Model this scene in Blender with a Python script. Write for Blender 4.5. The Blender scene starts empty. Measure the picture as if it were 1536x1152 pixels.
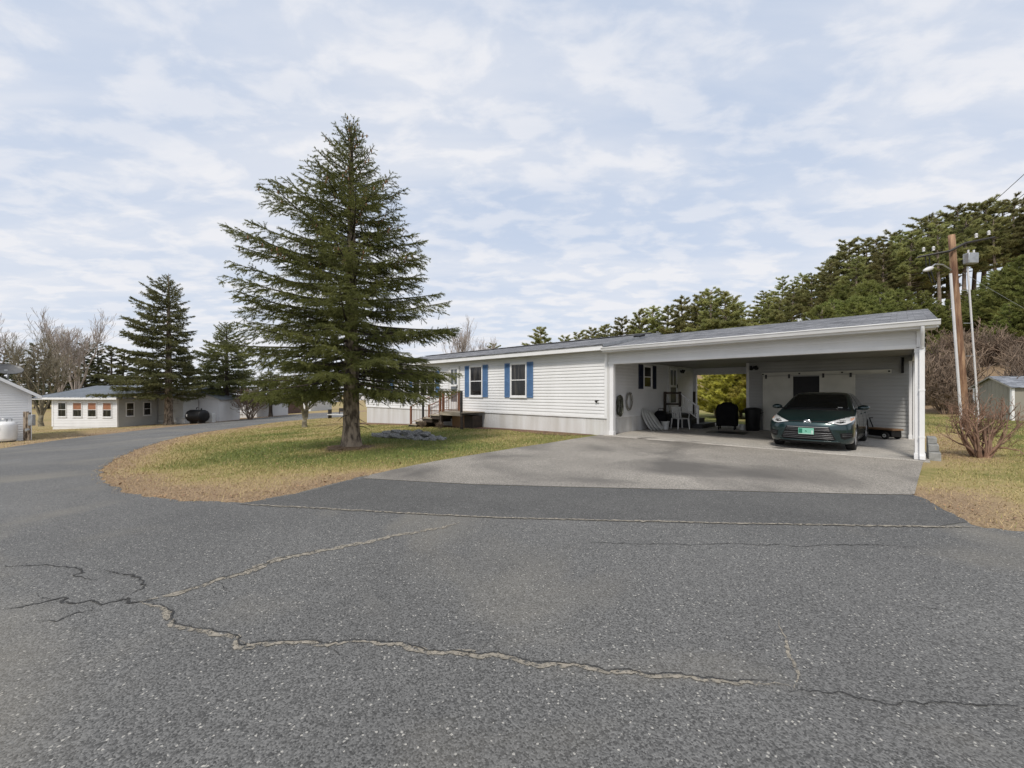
import bpy, bmesh, math, random
import numpy as np
from mathutils import Vector, Matrix, noise as mnoise

scene = bpy.context.scene
COL = scene.collection
rad = math.radians
F, CX, HY, CH = 620.0, 768.0, 588.5, 1.47      # focal length (px of a 1536 wide frame), principal point, eye height

# ------------------------------------------------------------------ terrain
def sstep(a):
    a = np.clip(a, 0, 1)
    return a * a * (3 - 2 * a)

def gz(x, y):
    x = np.asarray(x, float); y = np.asarray(y, float)
    lin = .2 + .0383 * x - .01036 * y
    z = -np.logaddexp(0, -12 * lin) / 12
    z = np.maximum(z, -2.2 - .0 * x)
    ridge = sstep((x - 27 + .02 * np.maximum(y - 40, 0)) / 42) * 12.5 * (1 - .40 * sstep((y - 60) / 120)) * sstep((y + 25) / 40)
    bumps = .35 * np.sin(x * .31 + 1.3) * np.sin(y * .23) + .2 * np.sin(x * .83) * np.cos(y * .71)
    return z + ridge + bumps * sstep((x - 29) / 8)

def G(x, y):
    return float(gz(x, y))

def at(px, py, zoff=0.0):
    """point of the terrain under a sight line (used only to read positions off the photograph)"""
    k = (px - CX) / F; m = (py - HY) / F
    lo, hi = .5, 600.0
    prev = .5
    t = .5
    while t < 600:
        if CH - m * t < G(k * t, t) + zoff:
            lo, hi = prev, t
            break
        prev = t; t *= 1.03
    for _ in range(40):
        mid = (lo + hi) / 2
        if CH - m * mid < G(k * mid, mid) + zoff: hi = mid
        else: lo = mid
    return (k * hi, hi)

# ------------------------------------------------------------------ tagging
def tag(o, label=None, cat=None, group=None, kind=None):
    if label: o['label'] = label
    if cat: o['category'] = cat
    if group: o['group'] = group
    if kind: o['kind'] = kind
    return o

def thing(name, label, cat, loc=(0, 0, 0), rz=0.0, group=None):
    o = bpy.data.objects.new(name, None)
    o.empty_display_size = .2
    COL.objects.link(o)
    o.location = loc; o.rotation_euler = (0, 0, rz)
    return tag(o, label, cat, group)

def copy_tree(o, loc=None, rz=None, sc=None, label=None, parent=None):
    c = o.copy(); COL.objects.link(c)
    if parent is not None:
        mi = o.matrix_parent_inverse.copy(); c.parent = parent; c.matrix_parent_inverse = mi
    if loc is not None: c.location = loc
    if rz is not None: c.rotation_euler = (0, 0, rz)
    if sc is not None: c.scale = (sc, sc, sc) if not hasattr(sc, '__len__') else sc
    if label: c['label'] = label
    for ch in list(o.children):
        copy_tree(ch, parent=c)
    return c

# ------------------------------------------------------------------ mesh builder
class MB:
    def __init__(self, M=None):
        self.V = []; self.Fa = []; self.Mi = []; self.n = 0
        self.M = M
    def add(self, V, Fc, mi=0):
        V = np.asarray(V, float).reshape(-1, 3)
        if self.M is not None:
            V = V @ self.M[:3, :3].T + self.M[:3, 3]
        if isinstance(Fc, np.ndarray):
            self.Fa.append(Fc.astype(np.int64) + self.n); self.Mi.append(np.full(len(Fc), mi))
        else:
            by = {}
            for f in Fc: by.setdefault(len(f), []).append(f)
            for k, fs in by.items():
                a = np.array(fs, dtype=np.int64)
                self.Fa.append(a + self.n); self.Mi.append(np.full(len(a), mi))
        self.V.append(V); self.n += len(V)
        return self
    def box(self, x0, x1, y0, y1, z0, z1, mi=0, R=None, about=None):
        V = np.array([(x, y, z) for z in (z0, z1) for y in (y0, y1) for x in (x0, x1)], float)
        if R is not None:
            c = np.array(about if about is not None else V.mean(0), float)
            V = (V - c) @ np.array(R).T + c
        return self.add(V, [(0, 2, 3, 1), (4, 5, 7, 6), (0, 1, 5, 4), (2, 6, 7, 3), (0, 4, 6, 2), (1, 3, 7, 5)], mi)
    def tube(self, pts, r, sides=6, mi=0, cap=True):
        P = np.asarray(pts, float); n = len(P)
        r = np.full(n, r) if np.isscalar(r) else np.asarray(r, float)
        T = np.gradient(P, axis=0)
        T /= (np.linalg.norm(T, axis=1, keepdims=True) + 1e-12)
        ref = np.array([0, 0, 1.0]) if abs(T[:, 2]).mean() < .85 else np.array([1.0, 0, 0])
        A = np.cross(T, ref); A /= (np.linalg.norm(A, axis=1, keepdims=True) + 1e-9)
        B = np.cross(T, A)
        th = np.arange(sides) * 2 * math.pi / sides
        V = P[:, None, :] + r[:, None, None] * (np.cos(th)[None, :, None] * A[:, None, :] + np.sin(th)[None, :, None] * B[:, None, :])
        i = np.arange(n - 1)[:, None] * sides; j = np.arange(sides)[None, :]; k = (j + 1) % sides
        Fq = np.stack([i + j, i + k, i + sides + k, i + sides + j], -1).reshape(-1, 4)
        self.add(V.reshape(-1, 3), Fq, mi)
        if cap and sides > 2:
            m = self.n - n * sides
            self.Fa.append(np.array([list(range(m, m + sides))[::-1]])); self.Mi.append(np.array([mi]))
            self.Fa.append(np.array([list(range(self.n - sides, self.n))])); self.Mi.append(np.array([mi]))
        return self
    def lathe(self, prof, n=24, mi=0, c=(0, 0, 0), axis='z'):
        prof = np.asarray(prof, float)
        th = np.arange(n) * 2 * math.pi / n
        V = np.stack([prof[:, 0, None] * np.cos(th), prof[:, 0, None] * np.sin(th), np.repeat(prof[:, 1, None], n, 1)], -1)
        if axis == 'x': V = V[..., [2, 0, 1]]
        if axis == 'y': V = V[..., [1, 2, 0]]
        V = V.reshape(-1, 3) + np.array(c)
        m = len(prof)
        i = np.arange(m - 1)[:, None] * n; j = np.arange(n)[None, :]; k = (j + 1) % n
        Fq = np.stack([i + j, i + k, i + n + k, i + n + j], -1).reshape(-1, 4)
        return self.add(V, Fq, mi)
    def prism(self, poly, h0, h1, axis='z', mi=0):
        """poly = list of 2D points; extruded from h0 to h1 along axis"""
        n = len(poly); V = []
        for h in (h0, h1):
            for a, b in poly:
                V.append((a, b, h) if axis == 'z' else (h, a, b) if axis == 'x' else (a, h, b))
        Fc = [tuple(range(n))[::-1], tuple(range(n, 2 * n))] + [(i, (i + 1) % n, n + (i + 1) % n, n + i) for i in range(n)]
        return self.add(V, Fc, mi)
    def build(self, name, mats, parent=None, smooth=False, bevel=0, attr=None, fix=True):
        me = bpy.data.meshes.new(name)
        V = np.concatenate(self.V) if self.V else np.zeros((0, 3))
        me.vertices.add(len(V)); me.vertices.foreach_set('co', V.astype(np.float32).ravel())
        tot = np.concatenate([np.full(len(a), a.shape[1]) for a in self.Fa])
        idx = np.concatenate([a.ravel() for a in self.Fa])
        me.loops.add(len(idx)); me.loops.foreach_set('vertex_index', idx.astype(np.int32))
        me.polygons.add(len(tot))
        st = np.concatenate([[0], np.cumsum(tot)[:-1]])
        me.polygons.foreach_set('loop_start', st.astype(np.int32))
        me.polygons.foreach_set('loop_total', tot.astype(np.int32))
        if not isinstance(mats, (list, tuple)): mats = [mats]
        for m in mats: me.materials.append(m)
        me.polygons.foreach_set('material_index', np.concatenate(self.Mi).astype(np.int32))
        if attr:
            for k, a in attr.items():
                at_ = me.attributes.new(k, 'FLOAT', 'POINT'); at_.data.foreach_set('value', np.asarray(a, np.float32))
        me.update(calc_edges=True); me.validate()
        if fix and len(V) < 60000:
            bm = bmesh.new(); bm.from_mesh(me); bmesh.ops.recalc_face_normals(bm, faces=bm.faces); bm.to_mesh(me); bm.free()
        me.polygons.foreach_set('use_smooth', np.full(len(tot), bool(smooth or fix)))
        if fix and not smooth and len(V) < 60000: me.set_sharp_from_angle(angle=rad(32))
        me.update()
        o = bpy.data.objects.new(name, me); COL.objects.link(o)
        if parent is not None: o.parent = parent
        if bevel:
            b = o.modifiers.new('bevel', 'BEVEL'); b.width = bevel; b.segments = 2; b.limit_method = 'ANGLE'; b.angle_limit = rad(40)
        return o

def frame(o, xd, yd, zd=(0, 0, 1)):
    M = np.eye(4); M[:3, 0] = xd; M[:3, 1] = yd; M[:3, 2] = zd; M[:3, 3] = o
    return M

def rotx(a): c, s = math.cos(a), math.sin(a); return [[1, 0, 0], [0, c, -s], [0, s, c]]
def roty(a): c, s = math.cos(a), math.sin(a); return [[c, 0, s], [0, 1, 0], [-s, 0, c]]
def rotz(a): c, s = math.cos(a), math.sin(a); return [[c, -s, 0], [s, c, 0], [0, 0, 1]]

# ------------------------------------------------------------------ materials
def nodes(name):
    m = bpy.data.materials.new(name); m.use_nodes = True
    nt = m.node_tree
    return m, nt, nt.nodes['Principled BSDF'], nt.nodes, nt.links

def c4(c): return (c[0], c[1], c[2], 1)

def mat(name, col, rough=.6, col2=None, scale=4.0, detail=4, bump=0.0, bscale=60.0, metal=0.0, spec=.5, stretch=(1, 1, 1), lo=.35, hi=.65, coat=0):
    m, nt, b, N, L = nodes(name)
    b.inputs['Roughness'].default_value = rough; b.inputs['Metallic'].default_value = metal
    b.inputs['Specular IOR Level'].default_value = spec
    if coat: b.inputs['Coat Weight'].default_value = coat; b.inputs['Coat Roughness'].default_value = .05
    if col2 is None: col2 = tuple(v * .86 for v in col)
    tc = N.new('ShaderNodeTexCoord'); mp = N.new('ShaderNodeMapping'); mp.inputs['Scale'].default_value = stretch
    L.new(tc.outputs['Object'], mp.inputs['Vector'])
    nz = N.new('ShaderNodeTexNoise'); nz.inputs['Scale'].default_value = scale; nz.inputs['Detail'].default_value = detail
    L.new(mp.outputs['Vector'], nz.inputs['Vector'])
    r = N.new('ShaderNodeValToRGB'); r.color_ramp.elements[0].position = lo; r.color_ramp.elements[1].position = hi
    r.color_ramp.elements[0].color = c4(col2); r.color_ramp.elements[1].color = c4(col)
    L.new(nz.outputs['Fac'], r.inputs['Fac']); L.new(r.outputs['Color'], b.inputs['Base Color'])
    if bump:
        n2 = N.new('ShaderNodeTexNoise'); n2.inputs['Scale'].default_value = bscale; n2.inputs['Detail'].default_value = 3
        L.new(mp.outputs['Vector'], n2.inputs['Vector'])
        bp = N.new('ShaderNodeBump'); bp.inputs['Strength'].default_value = bump; bp.inputs['Distance'].default_value = .02
        L.new(n2.outputs['Fac'], bp.inputs['Height']); L.new(bp.outputs['Normal'], b.inputs['Normal'])
    return m

def foliage(name, dark, light, scale=1.2, trans=.25, rough=.6, rnd=.25):
    m, nt, b, N, L = nodes(name)
    tc = N.new('ShaderNodeTexCoord')
    nz = N.new('ShaderNodeTexNoise'); nz.inputs['Scale'].default_value = scale; nz.inputs['Detail'].default_value = 5; nz.inputs['Roughness'].default_value = .7
    L.new(tc.outputs['Object'], nz.inputs['Vector'])
    r = N.new('ShaderNodeValToRGB'); r.color_ramp.elements[0].position = .32; r.color_ramp.elements[1].position = .7
    r.color_ramp.elements[0].color = c4(dark); r.color_ramp.elements[1].color = c4(light)
    L.new(nz.outputs['Fac'], r.inputs['Fac'])
    oi = N.new('ShaderNodeObjectInfo'); hs = N.new('ShaderNodeHueSaturation')
    mr = N.new('ShaderNodeMapRange'); mr.inputs['To Min'].default_value = 1 - rnd; mr.inputs['To Max'].default_value = 1 + rnd
    L.new(oi.outputs['Random'], mr.inputs['Value']); L.new(mr.outputs['Result'], hs.inputs['Value'])
    mr2 = N.new('ShaderNodeMapRange'); mr2.inputs['To Min'].default_value = .5 - .06 * rnd; mr2.inputs['To Max'].default_value = .5 + .06 * rnd
    L.new(oi.outputs['Random'], mr2.inputs['Value']); L.new(mr2.outputs['Result'], hs.inputs['Hue'])
    L.new(r.outputs['Color'], hs.inputs['Color']); L.new(hs.outputs['Color'], b.inputs['Base Color'])
    b.inputs['Roughness'].default_value = rough; b.inputs['Specular IOR Level'].default_value = .25
    t = N.new('ShaderNodeBsdfTranslucent'); L.new(hs.outputs['Color'], t.inputs['Color'])
    mx = N.new('ShaderNodeMixShader'); mx.inputs['Fac'].default_value = trans
    out = N['Material Output']
    L.new(b.outputs['BSDF'], mx.inputs[1]); L.new(t.outputs['BSDF'], mx.inputs[2]); L.new(mx.outputs['Shader'], out.inputs['Surface'])
    return m

M = {}
M['siding'] = mat('vinyl_siding', (.745, .745, .75), .45, (.69, .69, .69), scale=1.3, detail=6, stretch=(1, 1, .4))
M['trim'] = mat('white_trim', (.80, .80, .81), .4, (.74, .74, .74), scale=2)
M['skirt'] = mat('skirting_vinyl', (.68, .68, .68), .5, (.55, .535, .51), scale=2.5, detail=8, stretch=(1, 1, .12))
M['shutter'] = mat('blue_shutter_paint', (.095, .19, .37), .5, (.075, .16, .31), scale=3)
M['shutter_dark'] = mat('darker_shutter', (.02, .028, .06), .5, (.015, .02, .045))  # darker blue, used on the shutters of the carport side
M['soffit'] = mat('soffit_vinyl', (.56, .545, .50), .5, (.5, .48, .44), scale=2)
M['ceil'] = mat('shaded_ceiling_panel', (.26, .255, .24), .6, (.22, .215, .20), scale=1)  # ceiling colour lowered to carry the shade under the carport roof
M['storage'] = mat('shaded_grey_storage_siding', (.38, .38, .37), .5, (.33, .33, .32), scale=1.3, detail=6, stretch=(1, 1, .4))  # grey siding, darkened further in colour for the carport's inner shade
M['glass'] = mat('window_glass', (.075, .068, .060), .09, (.012, .012, .012), scale=2.6, detail=3, spec=.45, stretch=(2.2, 2.2, .35), lo=.48, hi=.72)
M['blind'] = mat('terracotta_blind', (.34, .15, .08), .6, (.28, .12, .065), scale=3)
M['storm'] = mat('storm_door_glass', (.16, .18, .20), .12, (.11, .12, .13), scale=2, spec=.5)
M['door_white'] = mat('door_paint', (.62, .62, .6), .45, (.55, .55, .53), scale=2)
M['slide'] = mat('sliding_door_paint', (.60, .585, .52), .55, (.50, .49, .43), scale=2)
M['black'] = mat('black_plastic', (.009, .009, .010), .5, (.005, .005, .006), scale=6, spec=.3)
M['cloth_black'] = mat('black_vinyl_cover', (.007, .007, .008), .8, (.004, .004, .005), spec=.2, scale=4, bump=.4, bscale=12)
M['dark_metal'] = mat('dark_iron', (.035, .03, .028), .5, (.02, .018, .016), scale=12)
M['steel'] = mat('galvanised_steel', (.42, .43, .44), .4, (.33, .34, .35), scale=6, metal=.6)
M['rust'] = mat('weathered_red_wood', (.24, .095, .045), .75, (.14, .06, .035), scale=8, bump=.3, stretch=(1, 1, .3))
M['gray_wood'] = mat('weathered_tread_wood', (.44, .38, .29), .85, (.24, .20, .15), scale=5, bump=.4, stretch=(.3, 1, 1))
M['dark_wood'] = mat('dark_stained_wood', (.05, .035, .025), .7, (.025, .018, .014), scale=6)
M['rail_brown'] = mat('brown_rail_paint', (.30, .19, .13), .6, (.22, .13, .09), scale=9)
M['pine_bark'] = mat('pine_bark', (.24, .19, .15), .9, (.14, .11, .085), scale=3)
M['ply'] = mat('plywood_panel', (.26, .15, .07), .7, (.17, .09, .045), scale=3, stretch=(.3, 1, 1))
M['deck_dark'] = mat('dark_deck_board', (.035, .037, .04), .6, (.022, .023, .026), scale=5)
M['plastic_white'] = mat('white_resin', (.60, .60, .58), .4, (.5, .5, .48), scale=3)
M['tanks'] = mat('tank_white_paint', (.80, .80, .80), .35, (.72, .72, .71), scale=3)
M['bark'] = mat('spruce_bark', (.33, .265, .20), .9, (.085, .064, .047), scale=10, detail=9, bump=1.0, bscale=26, stretch=(1, 1, .38), lo=.40, hi=.60)
M['bark_dark'] = mat('dark_bark', (.09, .07, .055), .9, (.035, .027, .022), scale=6, bump=.8, bscale=18, stretch=(1, 1, .4))
M['bark_grey'] = mat('grey_twig_bark', (.30, .25, .21), .9, (.17, .135, .11), scale=3)
M['bark_pale'] = mat('pale_twig_bark', (.36, .32, .29), .9, (.24, .20, .18), scale=2)
M['bark_moss'] = mat('mossy_bark', (.25, .22, .15), .9, (.10, .085, .06), scale=5, bump=.5)
M['twig_red'] = mat('reddish_twig', (.30, .18, .125), .85, (.16, .10, .07), scale=2.5)
M['twig_brown'] = mat('brown_twig', (.27, .195, .14), .9, (.15, .11, .08), scale=.8)
M['spruce'] = foliage('spruce_needles', (.072, .080, .024), (.238, .238, .076), scale=1.3, trans=.35)
M['spruce_far'] = foliage('far_spruce_needles', (.115, .130, .055), (.28, .29, .12), scale=.8, trans=.35)
M['pine'] = foliage('pine_needles', (.20, .22, .082), (.50, .475, .205), scale=.45, rnd=.3, trans=.45)
M['young_pine'] = foliage('young_pine_needles', (.155, .19, .054), (.40, .41, .135), scale=.7, rnd=.2, trans=.45)
M['fir'] = foliage('distant_fir_needles', (.085, .095, .05), (.19, .20, .10), scale=.4, trans=.3)
M['hedge'] = foliage('hedge_needles', (.26, .25, .06), (.72, .64, .16), scale=1.6, trans=.5)
M['cone'] = mat('spruce_cone', (.24, .14, .065), .8, (.15, .085, .04), scale=9)
M['stone'] = mat('bluish_field_stone', (.40, .395, .385), .85, (.10, .10, .10), scale=7, detail=6, bump=.5, bscale=25)
M['concrete_block'] = mat('grey_block', (.34, .34, .33), .9, (.22, .22, .21), scale=8, bump=.3)
M['hose'] = mat('rubber_hose', (.045, .05, .03), .5, (.03, .03, .022), scale=10)
M['hose_tan'] = mat('tan_cord', (.25, .24, .21), .5, (.18, .17, .15), scale=10)
M['rubber'] = mat('tyre_rubber', (.014, .014, .014), .8, (.009, .009, .009), scale=10)
M['alloy'] = mat('alloy_wheel', (.5, .5, .51), .3, (.42, .42, .43), scale=6, metal=.8)
M['chrome'] = mat('chrome', (.72, .73, .74), .15, (.66, .67, .68), scale=6, metal=.9)
M['satin'] = mat('satin_grille', (.15, .15, .155), .3, (.11, .11, .115), scale=6, metal=.5)
M['shed_wall'] = mat('taupe_shed_siding', (.30, .28, .235), .7, (.25, .235, .2), scale=1.5, stretch=(1, 1, .3))
M['pole'] = mat('pole_wood', (.40, .25, .15), .85, (.15, .075, .045), scale=9, detail=7, bump=.8, stretch=(1, 1, .10), lo=.40, hi=.62)
M['conduit'] = mat('pvc_conduit', (.66, .65, .66), .5, (.58, .57, .58), scale=2)
M['house_far'] = mat('far_house_paint', (.66, .66, .67), .6, (.6, .6, .61), scale=.7)
M['metal_roof'] = mat('pale_metal_roof', (.30, .325, .355), .4, (.235, .26, .285), scale=.8, metal=.3)
M['grey_or_shaded_wall'] = mat('grey_or_shaded_siding', (.50, .50, .48), .6, (.45, .45, .43), scale=1)  # real grey siding, and the painted shade of the sunroom side
M['field_brown'] = mat('maroon_skirting', (.13, .075, .06), .8, (.10, .06, .05))

def roof_mat(name, base=(.215, .217, .225), dark=(.075, .077, .083), rot=0.0):
    m, nt, b, N, L = nodes(name)
    tc = N.new('ShaderNodeTexCoord')
    br = N.new('ShaderNodeTexBrick'); br.inputs['Scale'].default_value = 1.0
    br.inputs['Brick Width'].default_value = .30; br.inputs['Row Height'].default_value = .14; br.inputs['Mortar Size'].default_value = .006
    br.inputs['Color1'].default_value = c4(base); br.inputs['Color2'].default_value = c4(dark); br.inputs['Mortar'].default_value = (.07, .07, .073, 1)
    br.offset = .37
    L.new(tc.outputs['Object'], br.inputs['Vector'])
    nz = N.new('ShaderNodeTexNoise'); nz.inputs['Scale'].default_value = 3.2; nz.inputs['Detail'].default_value = 9; nz.inputs['Roughness'].default_value = .75
    mp = N.new('ShaderNodeMapping'); mp.inputs['Scale'].default_value = (.6, 2.6, 1); L.new(tc.outputs['Object'], mp.inputs['Vector']); L.new(mp.outputs['Vector'], nz.inputs['Vector'])
    r = N.new('ShaderNodeValToRGB'); r.color_ramp.elements[0].position = .35; r.color_ramp.elements[0].color = (.42, .42, .44, 1)
    r.color_ramp.elements[1].position = .68; r.color_ramp.elements[1].color = (1.75, 1.75, 1.76, 1)
    L.new(nz.outputs['Fac'], r.inputs['Fac'])
    mx = N.new('ShaderNodeMix'); mx.data_type = 'RGBA'; mx.blend_type = 'MULTIPLY'; mx.inputs['Factor'].default_value = 1
    L.new(br.outputs['Color'], mx.inputs['A']); L.new(r.outputs['Color'], mx.inputs['B']); L.new(mx.outputs['Result'], b.inputs['Base Color'])
    bp = N.new('ShaderNodeBump'); bp.inputs['Strength'].default_value = .35; bp.inputs['Distance'].default_value = .01
    L.new(br.outputs['Fac'], bp.inputs['Height']); bp.invert = True; L.new(bp.outputs['Normal'], b.inputs['Normal'])
    b.inputs['Roughness'].default_value = .9
    return m
M['shingle'] = roof_mat('asphalt_shingles')
M['shingle2'] = roof_mat('blue_grey_shingles', (.22, .235, .26), (.13, .14, .16))

def asphalt(name, base, dark, speck, speck_amt, patch_scale=.5, stain=None, agg=140, sheen=.85):
    m, nt, b, N, L = nodes(name)
    tc = N.new('ShaderNodeTexCoord')
    big = N.new('ShaderNodeTexNoise'); big.inputs['Scale'].default_value = patch_scale; big.inputs['Detail'].default_value = 7; big.inputs['Roughness'].default_value = .62
    L.new(tc.outputs['Object'], big.inputs['Vector'])
    r = N.new('ShaderNodeValToRGB'); r.color_ramp.elements[0].position = .33; r.color_ramp.elements[1].position = .68
    r.color_ramp.elements[0].color = c4(dark); r.color_ramp.elements[1].color = c4(base)
    L.new(big.outputs['Fac'], r.inputs['Fac'])
    # aggregate grain: stones of many tones
    vo = N.new('ShaderNodeTexVoronoi'); vo.inputs['Scale'].default_value = agg
    L.new(tc.outputs['Object'], vo.inputs['Vector'])
    sx = N.new('ShaderNodeSeparateColor'); L.new(vo.outputs['Color'], sx.inputs['Color'])
    g = N.new('ShaderNodeMapRange'); g.inputs['To Min'].default_value = .42; g.inputs['To Max'].default_value = 1.65
    L.new(sx.outputs['Red'], g.inputs['Value'])
    vm = N.new('ShaderNodeVectorMath'); vm.operation = 'SCALE'
    L.new(r.outputs['Color'], vm.inputs[0]); L.new(g.outputs['Result'], vm.inputs['Scale'])
    # pale stones, rarer and larger
    v2 = N.new('ShaderNodeTexVoronoi'); v2.inputs['Scale'].default_value = agg * .52
    n0 = N.new('ShaderNodeTexNoise'); n0.inputs['Scale'].default_value = agg; L.new(tc.outputs['Object'], n0.inputs['Vector'])
    mx0 = N.new('ShaderNodeMix'); mx0.data_type = 'VECTOR'; mx0.inputs['Factor'].default_value = .012
    L.new(tc.outputs['Object'], mx0.inputs['A']); L.new(n0.outputs['Color'], mx0.inputs['B']); L.new(mx0.outputs['Result'], v2.inputs['Vector'])
    s2 = N.new('ShaderNodeSeparateColor'); L.new(v2.outputs['Color'], s2.inputs['Color'])
    gt = N.new('ShaderNodeMath'); gt.operation = 'GREATER_THAN'; gt.inputs[1].default_value = 1 - speck_amt; L.new(s2.outputs['Green'], gt.inputs[0])
    lt = N.new('ShaderNodeMath'); lt.operation = 'LESS_THAN'; lt.inputs[1].default_value = .36; L.new(v2.outputs['Distance'], lt.inputs[0])
    ml = N.new('ShaderNodeMath'); ml.operation = 'MULTIPLY'; L.new(gt.outputs[0], ml.inputs[0]); L.new(lt.outputs[0], ml.inputs[1])
    mx = N.new('ShaderNodeMix'); mx.data_type = 'RGBA'; L.new(ml.outputs[0], mx.inputs['Factor'])
    L.new(vm.outputs['Vector'], mx.inputs['A']); mx.inputs['B'].default_value = c4(speck)
    res = mx.outputs['Result']
    if stain:
        st = N.new('ShaderNodeTexNoise'); st.inputs['Scale'].default_value = stain[1]; st.inputs['Detail'].default_value = 6; st.inputs['Distortion'].default_value = .6
        L.new(tc.outputs['Object'], st.inputs['Vector'])
        r2 = N.new('ShaderNodeValToRGB'); r2.color_ramp.elements[0].position = stain[2]; r2.color_ramp.elements[0].color = (0, 0, 0, 1); r2.color_ramp.elements[1].position = stain[3]; r2.color_ramp.elements[1].color = (1, 1, 1, 1)
        L.new(st.outputs['Fac'], r2.inputs['Fac'])
        m2 = N.new('ShaderNodeMix'); m2.data_type = 'RGBA'; L.new(r2.outputs['Color'], m2.inputs['Factor']); L.new(res, m2.inputs['A']); m2.inputs['B'].default_value = c4(stain[0])
        res = m2.outputs['Result']
    L.new(res, b.inputs['Base Color'])
    bp = N.new('ShaderNodeBump'); bp.inputs['Strength'].default_value = .55; bp.inputs['Distance'].default_value = .006
    L.new(vo.outputs['Distance'], bp.inputs['Height']); bp.invert = True; L.new(bp.outputs['Normal'], b.inputs['Normal'])
    b.inputs['Roughness'].default_value = sheen
    return m
M['road'] = asphalt('road_asphalt', (.136, .134, .128), (.092, .091, .088), (.39, .375, .34), .075, .30, stain=((.205, .188, .155), .42, .50, .78), agg=122)
M['apron'] = asphalt('newer_asphalt', (.102, .100, .095), (.076, .075, .072), (.30, .29, .27), .05, .8, agg=120)
M['drive'] = asphalt('old_driveway', (.30, .275, .24), (.205, .188, .164), (.36, .34, .31), .05, .45, stain=((.115, .106, .095), .40, .47, .66), agg=110)
M['slab'] = asphalt('concrete_slab', (.46, .43, .385), (.33, .31, .28), (.45, .43, .4), .02, .9, stain=((.11, .10, .09), 1.1, .58, .72), agg=200)
def gritty(m, scale, thr, soft):
    nt = m.node_tree; N, L = nt.nodes, nt.links; b = N['Principled BSDF']
    tc = N.new('ShaderNodeTexCoord'); nz = N.new('ShaderNodeTexNoise'); nz.inputs['Scale'].default_value = scale; nz.inputs['Detail'].default_value = 5; nz.inputs['Roughness'].default_value = .75
    L.new(tc.outputs['Object'], nz.inputs['Vector'])
    mr = N.new('ShaderNodeMapRange'); mr.inputs['From Min'].default_value = thr; mr.inputs['From Max'].default_value = thr + soft
    L.new(nz.outputs['Fac'], mr.inputs['Value']); L.new(mr.outputs['Result'], b.inputs['Alpha'])
    return m
M['sand'] = gritty(mat('sand_filling', (.33, .295, .24), .95, (.21, .19, .155), scale=22, detail=8, bump=.4, bscale=120), 30, .40, .10)
M['crackdark'] = mat('dark_crack', (.045, .044, .042), .95, (.025, .024, .023), scale=20)  # dark tone of the narrow road cracks
# ------------------------------------------------------------------ camera, sky, sun
cam = bpy.data.objects.new('camera', bpy.data.cameras.new('camera')); COL.objects.link(cam)
cam.location = (0, 0, CH); cam.rotation_euler = (rad(90), 0, 0)
cam.data.sensor_width = 36; cam.data.lens = 36 * F / 1536; cam.data.shift_y = (HY - 576) / 1536
cam.data.clip_start = .05; cam.data.clip_end = 3000
scene.camera = cam
SUN_EL, SUN_AZ = rad(50), rad(208)       # azimuth clockwise from +Y
sun = bpy.data.objects.new('sun', bpy.data.lights.new('sun', 'SUN')); COL.objects.link(sun)
sun.data.energy = 2.1; sun.data.angle = rad(10); sun.data.color = (1, .94, .85)
sd = Vector((math.sin(SUN_AZ) * math.cos(SUN_EL), math.cos(SUN_AZ) * math.cos(SUN_EL), math.sin(SUN_EL)))
sun.rotation_euler = sd.to_track_quat('Z', 'Y').to_euler()
sun.location = sd * 60

w = bpy.data.worlds.new('World'); scene.world = w; w.use_nodes = True
nt = w.node_tree; N, L = nt.nodes, nt.links
bg = N['Background']; bg.inputs['Strength'].default_value = .10
sky = N.new('ShaderNodeTexSky'); sky.sky_type = 'NISHITA'; sky.sun_disc = False
sky.sun_elevation = SUN_EL; sky.sun_rotation = SUN_AZ; sky.air_density = 1.0; sky.dust_density = 1.5; sky.ozone_density = 1.0
tc = N.new('ShaderNodeTexCoord'); sp = N.new('ShaderNodeSeparateXYZ'); L.new(tc.outputs['Generated'], sp.inputs['Vector'])
def M2(op, a, b):
    n = N.new('ShaderNodeMath'); n.operation = op
    for i, v in enumerate((a, b)):
        if v is None: continue
        if isinstance(v, (int, float)): n.inputs[i].default_value = v
        else: L.new(v, n.inputs[i])
    return n.outputs[0]
zc = M2('ADD', M2('MAXIMUM', sp.outputs['Z'], 0.0), .16)
cb = N.new('ShaderNodeCombineXYZ')
L.new(M2('DIVIDE', sp.outputs['X'], zc), cb.inputs['X']); L.new(M2('DIVIDE', sp.outputs['Y'], zc), cb.inputs['Y'])
def cloud(scale, detail, rough, stretch, rot, lo, hi, dist=.0):
    mp = N.new('ShaderNodeMapping'); mp.inputs['Scale'].default_value = stretch; mp.inputs['Rotation'].default_value = (0, 0, rot)
    L.new(cb.outputs['Vector'], mp.inputs['Vector'])
    nz = N.new('ShaderNodeTexNoise'); nz.inputs['Scale'].default_value = scale; nz.inputs['Detail'].default_value = detail; nz.inputs['Roughness'].default_value = rough; nz.inputs['Distortion'].default_value = dist
    L.new(mp.outputs['Vector'], nz.inputs['Vector'])
    mr = N.new('ShaderNodeMapRange'); mr.interpolation_type = 'SMOOTHSTEP'; mr.inputs['From Min'].default_value = lo; mr.inputs['From Max'].default_value = hi
    L.new(nz.outputs['Fac'], mr.inputs['Value']); return mr.outputs['Result']
c_streak = cloud(1.0, 6, .55, (.8, 2.6, 1), rad(-32), .40, .66, .4)
c_puff = cloud(4.6, 8, .55, (1, 1.5, 1), rad(12), .43, .62, .25)
c_big = cloud(.7, 4, .5, (1, 1.3, 1), rad(40), .30, .66)
cov = M2('ADD', M2('MULTIPLY', c_streak, .40), M2('ADD', M2('MULTIPLY', c_puff, .46), M2('MULTIPLY', c_big, .22)))
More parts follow.
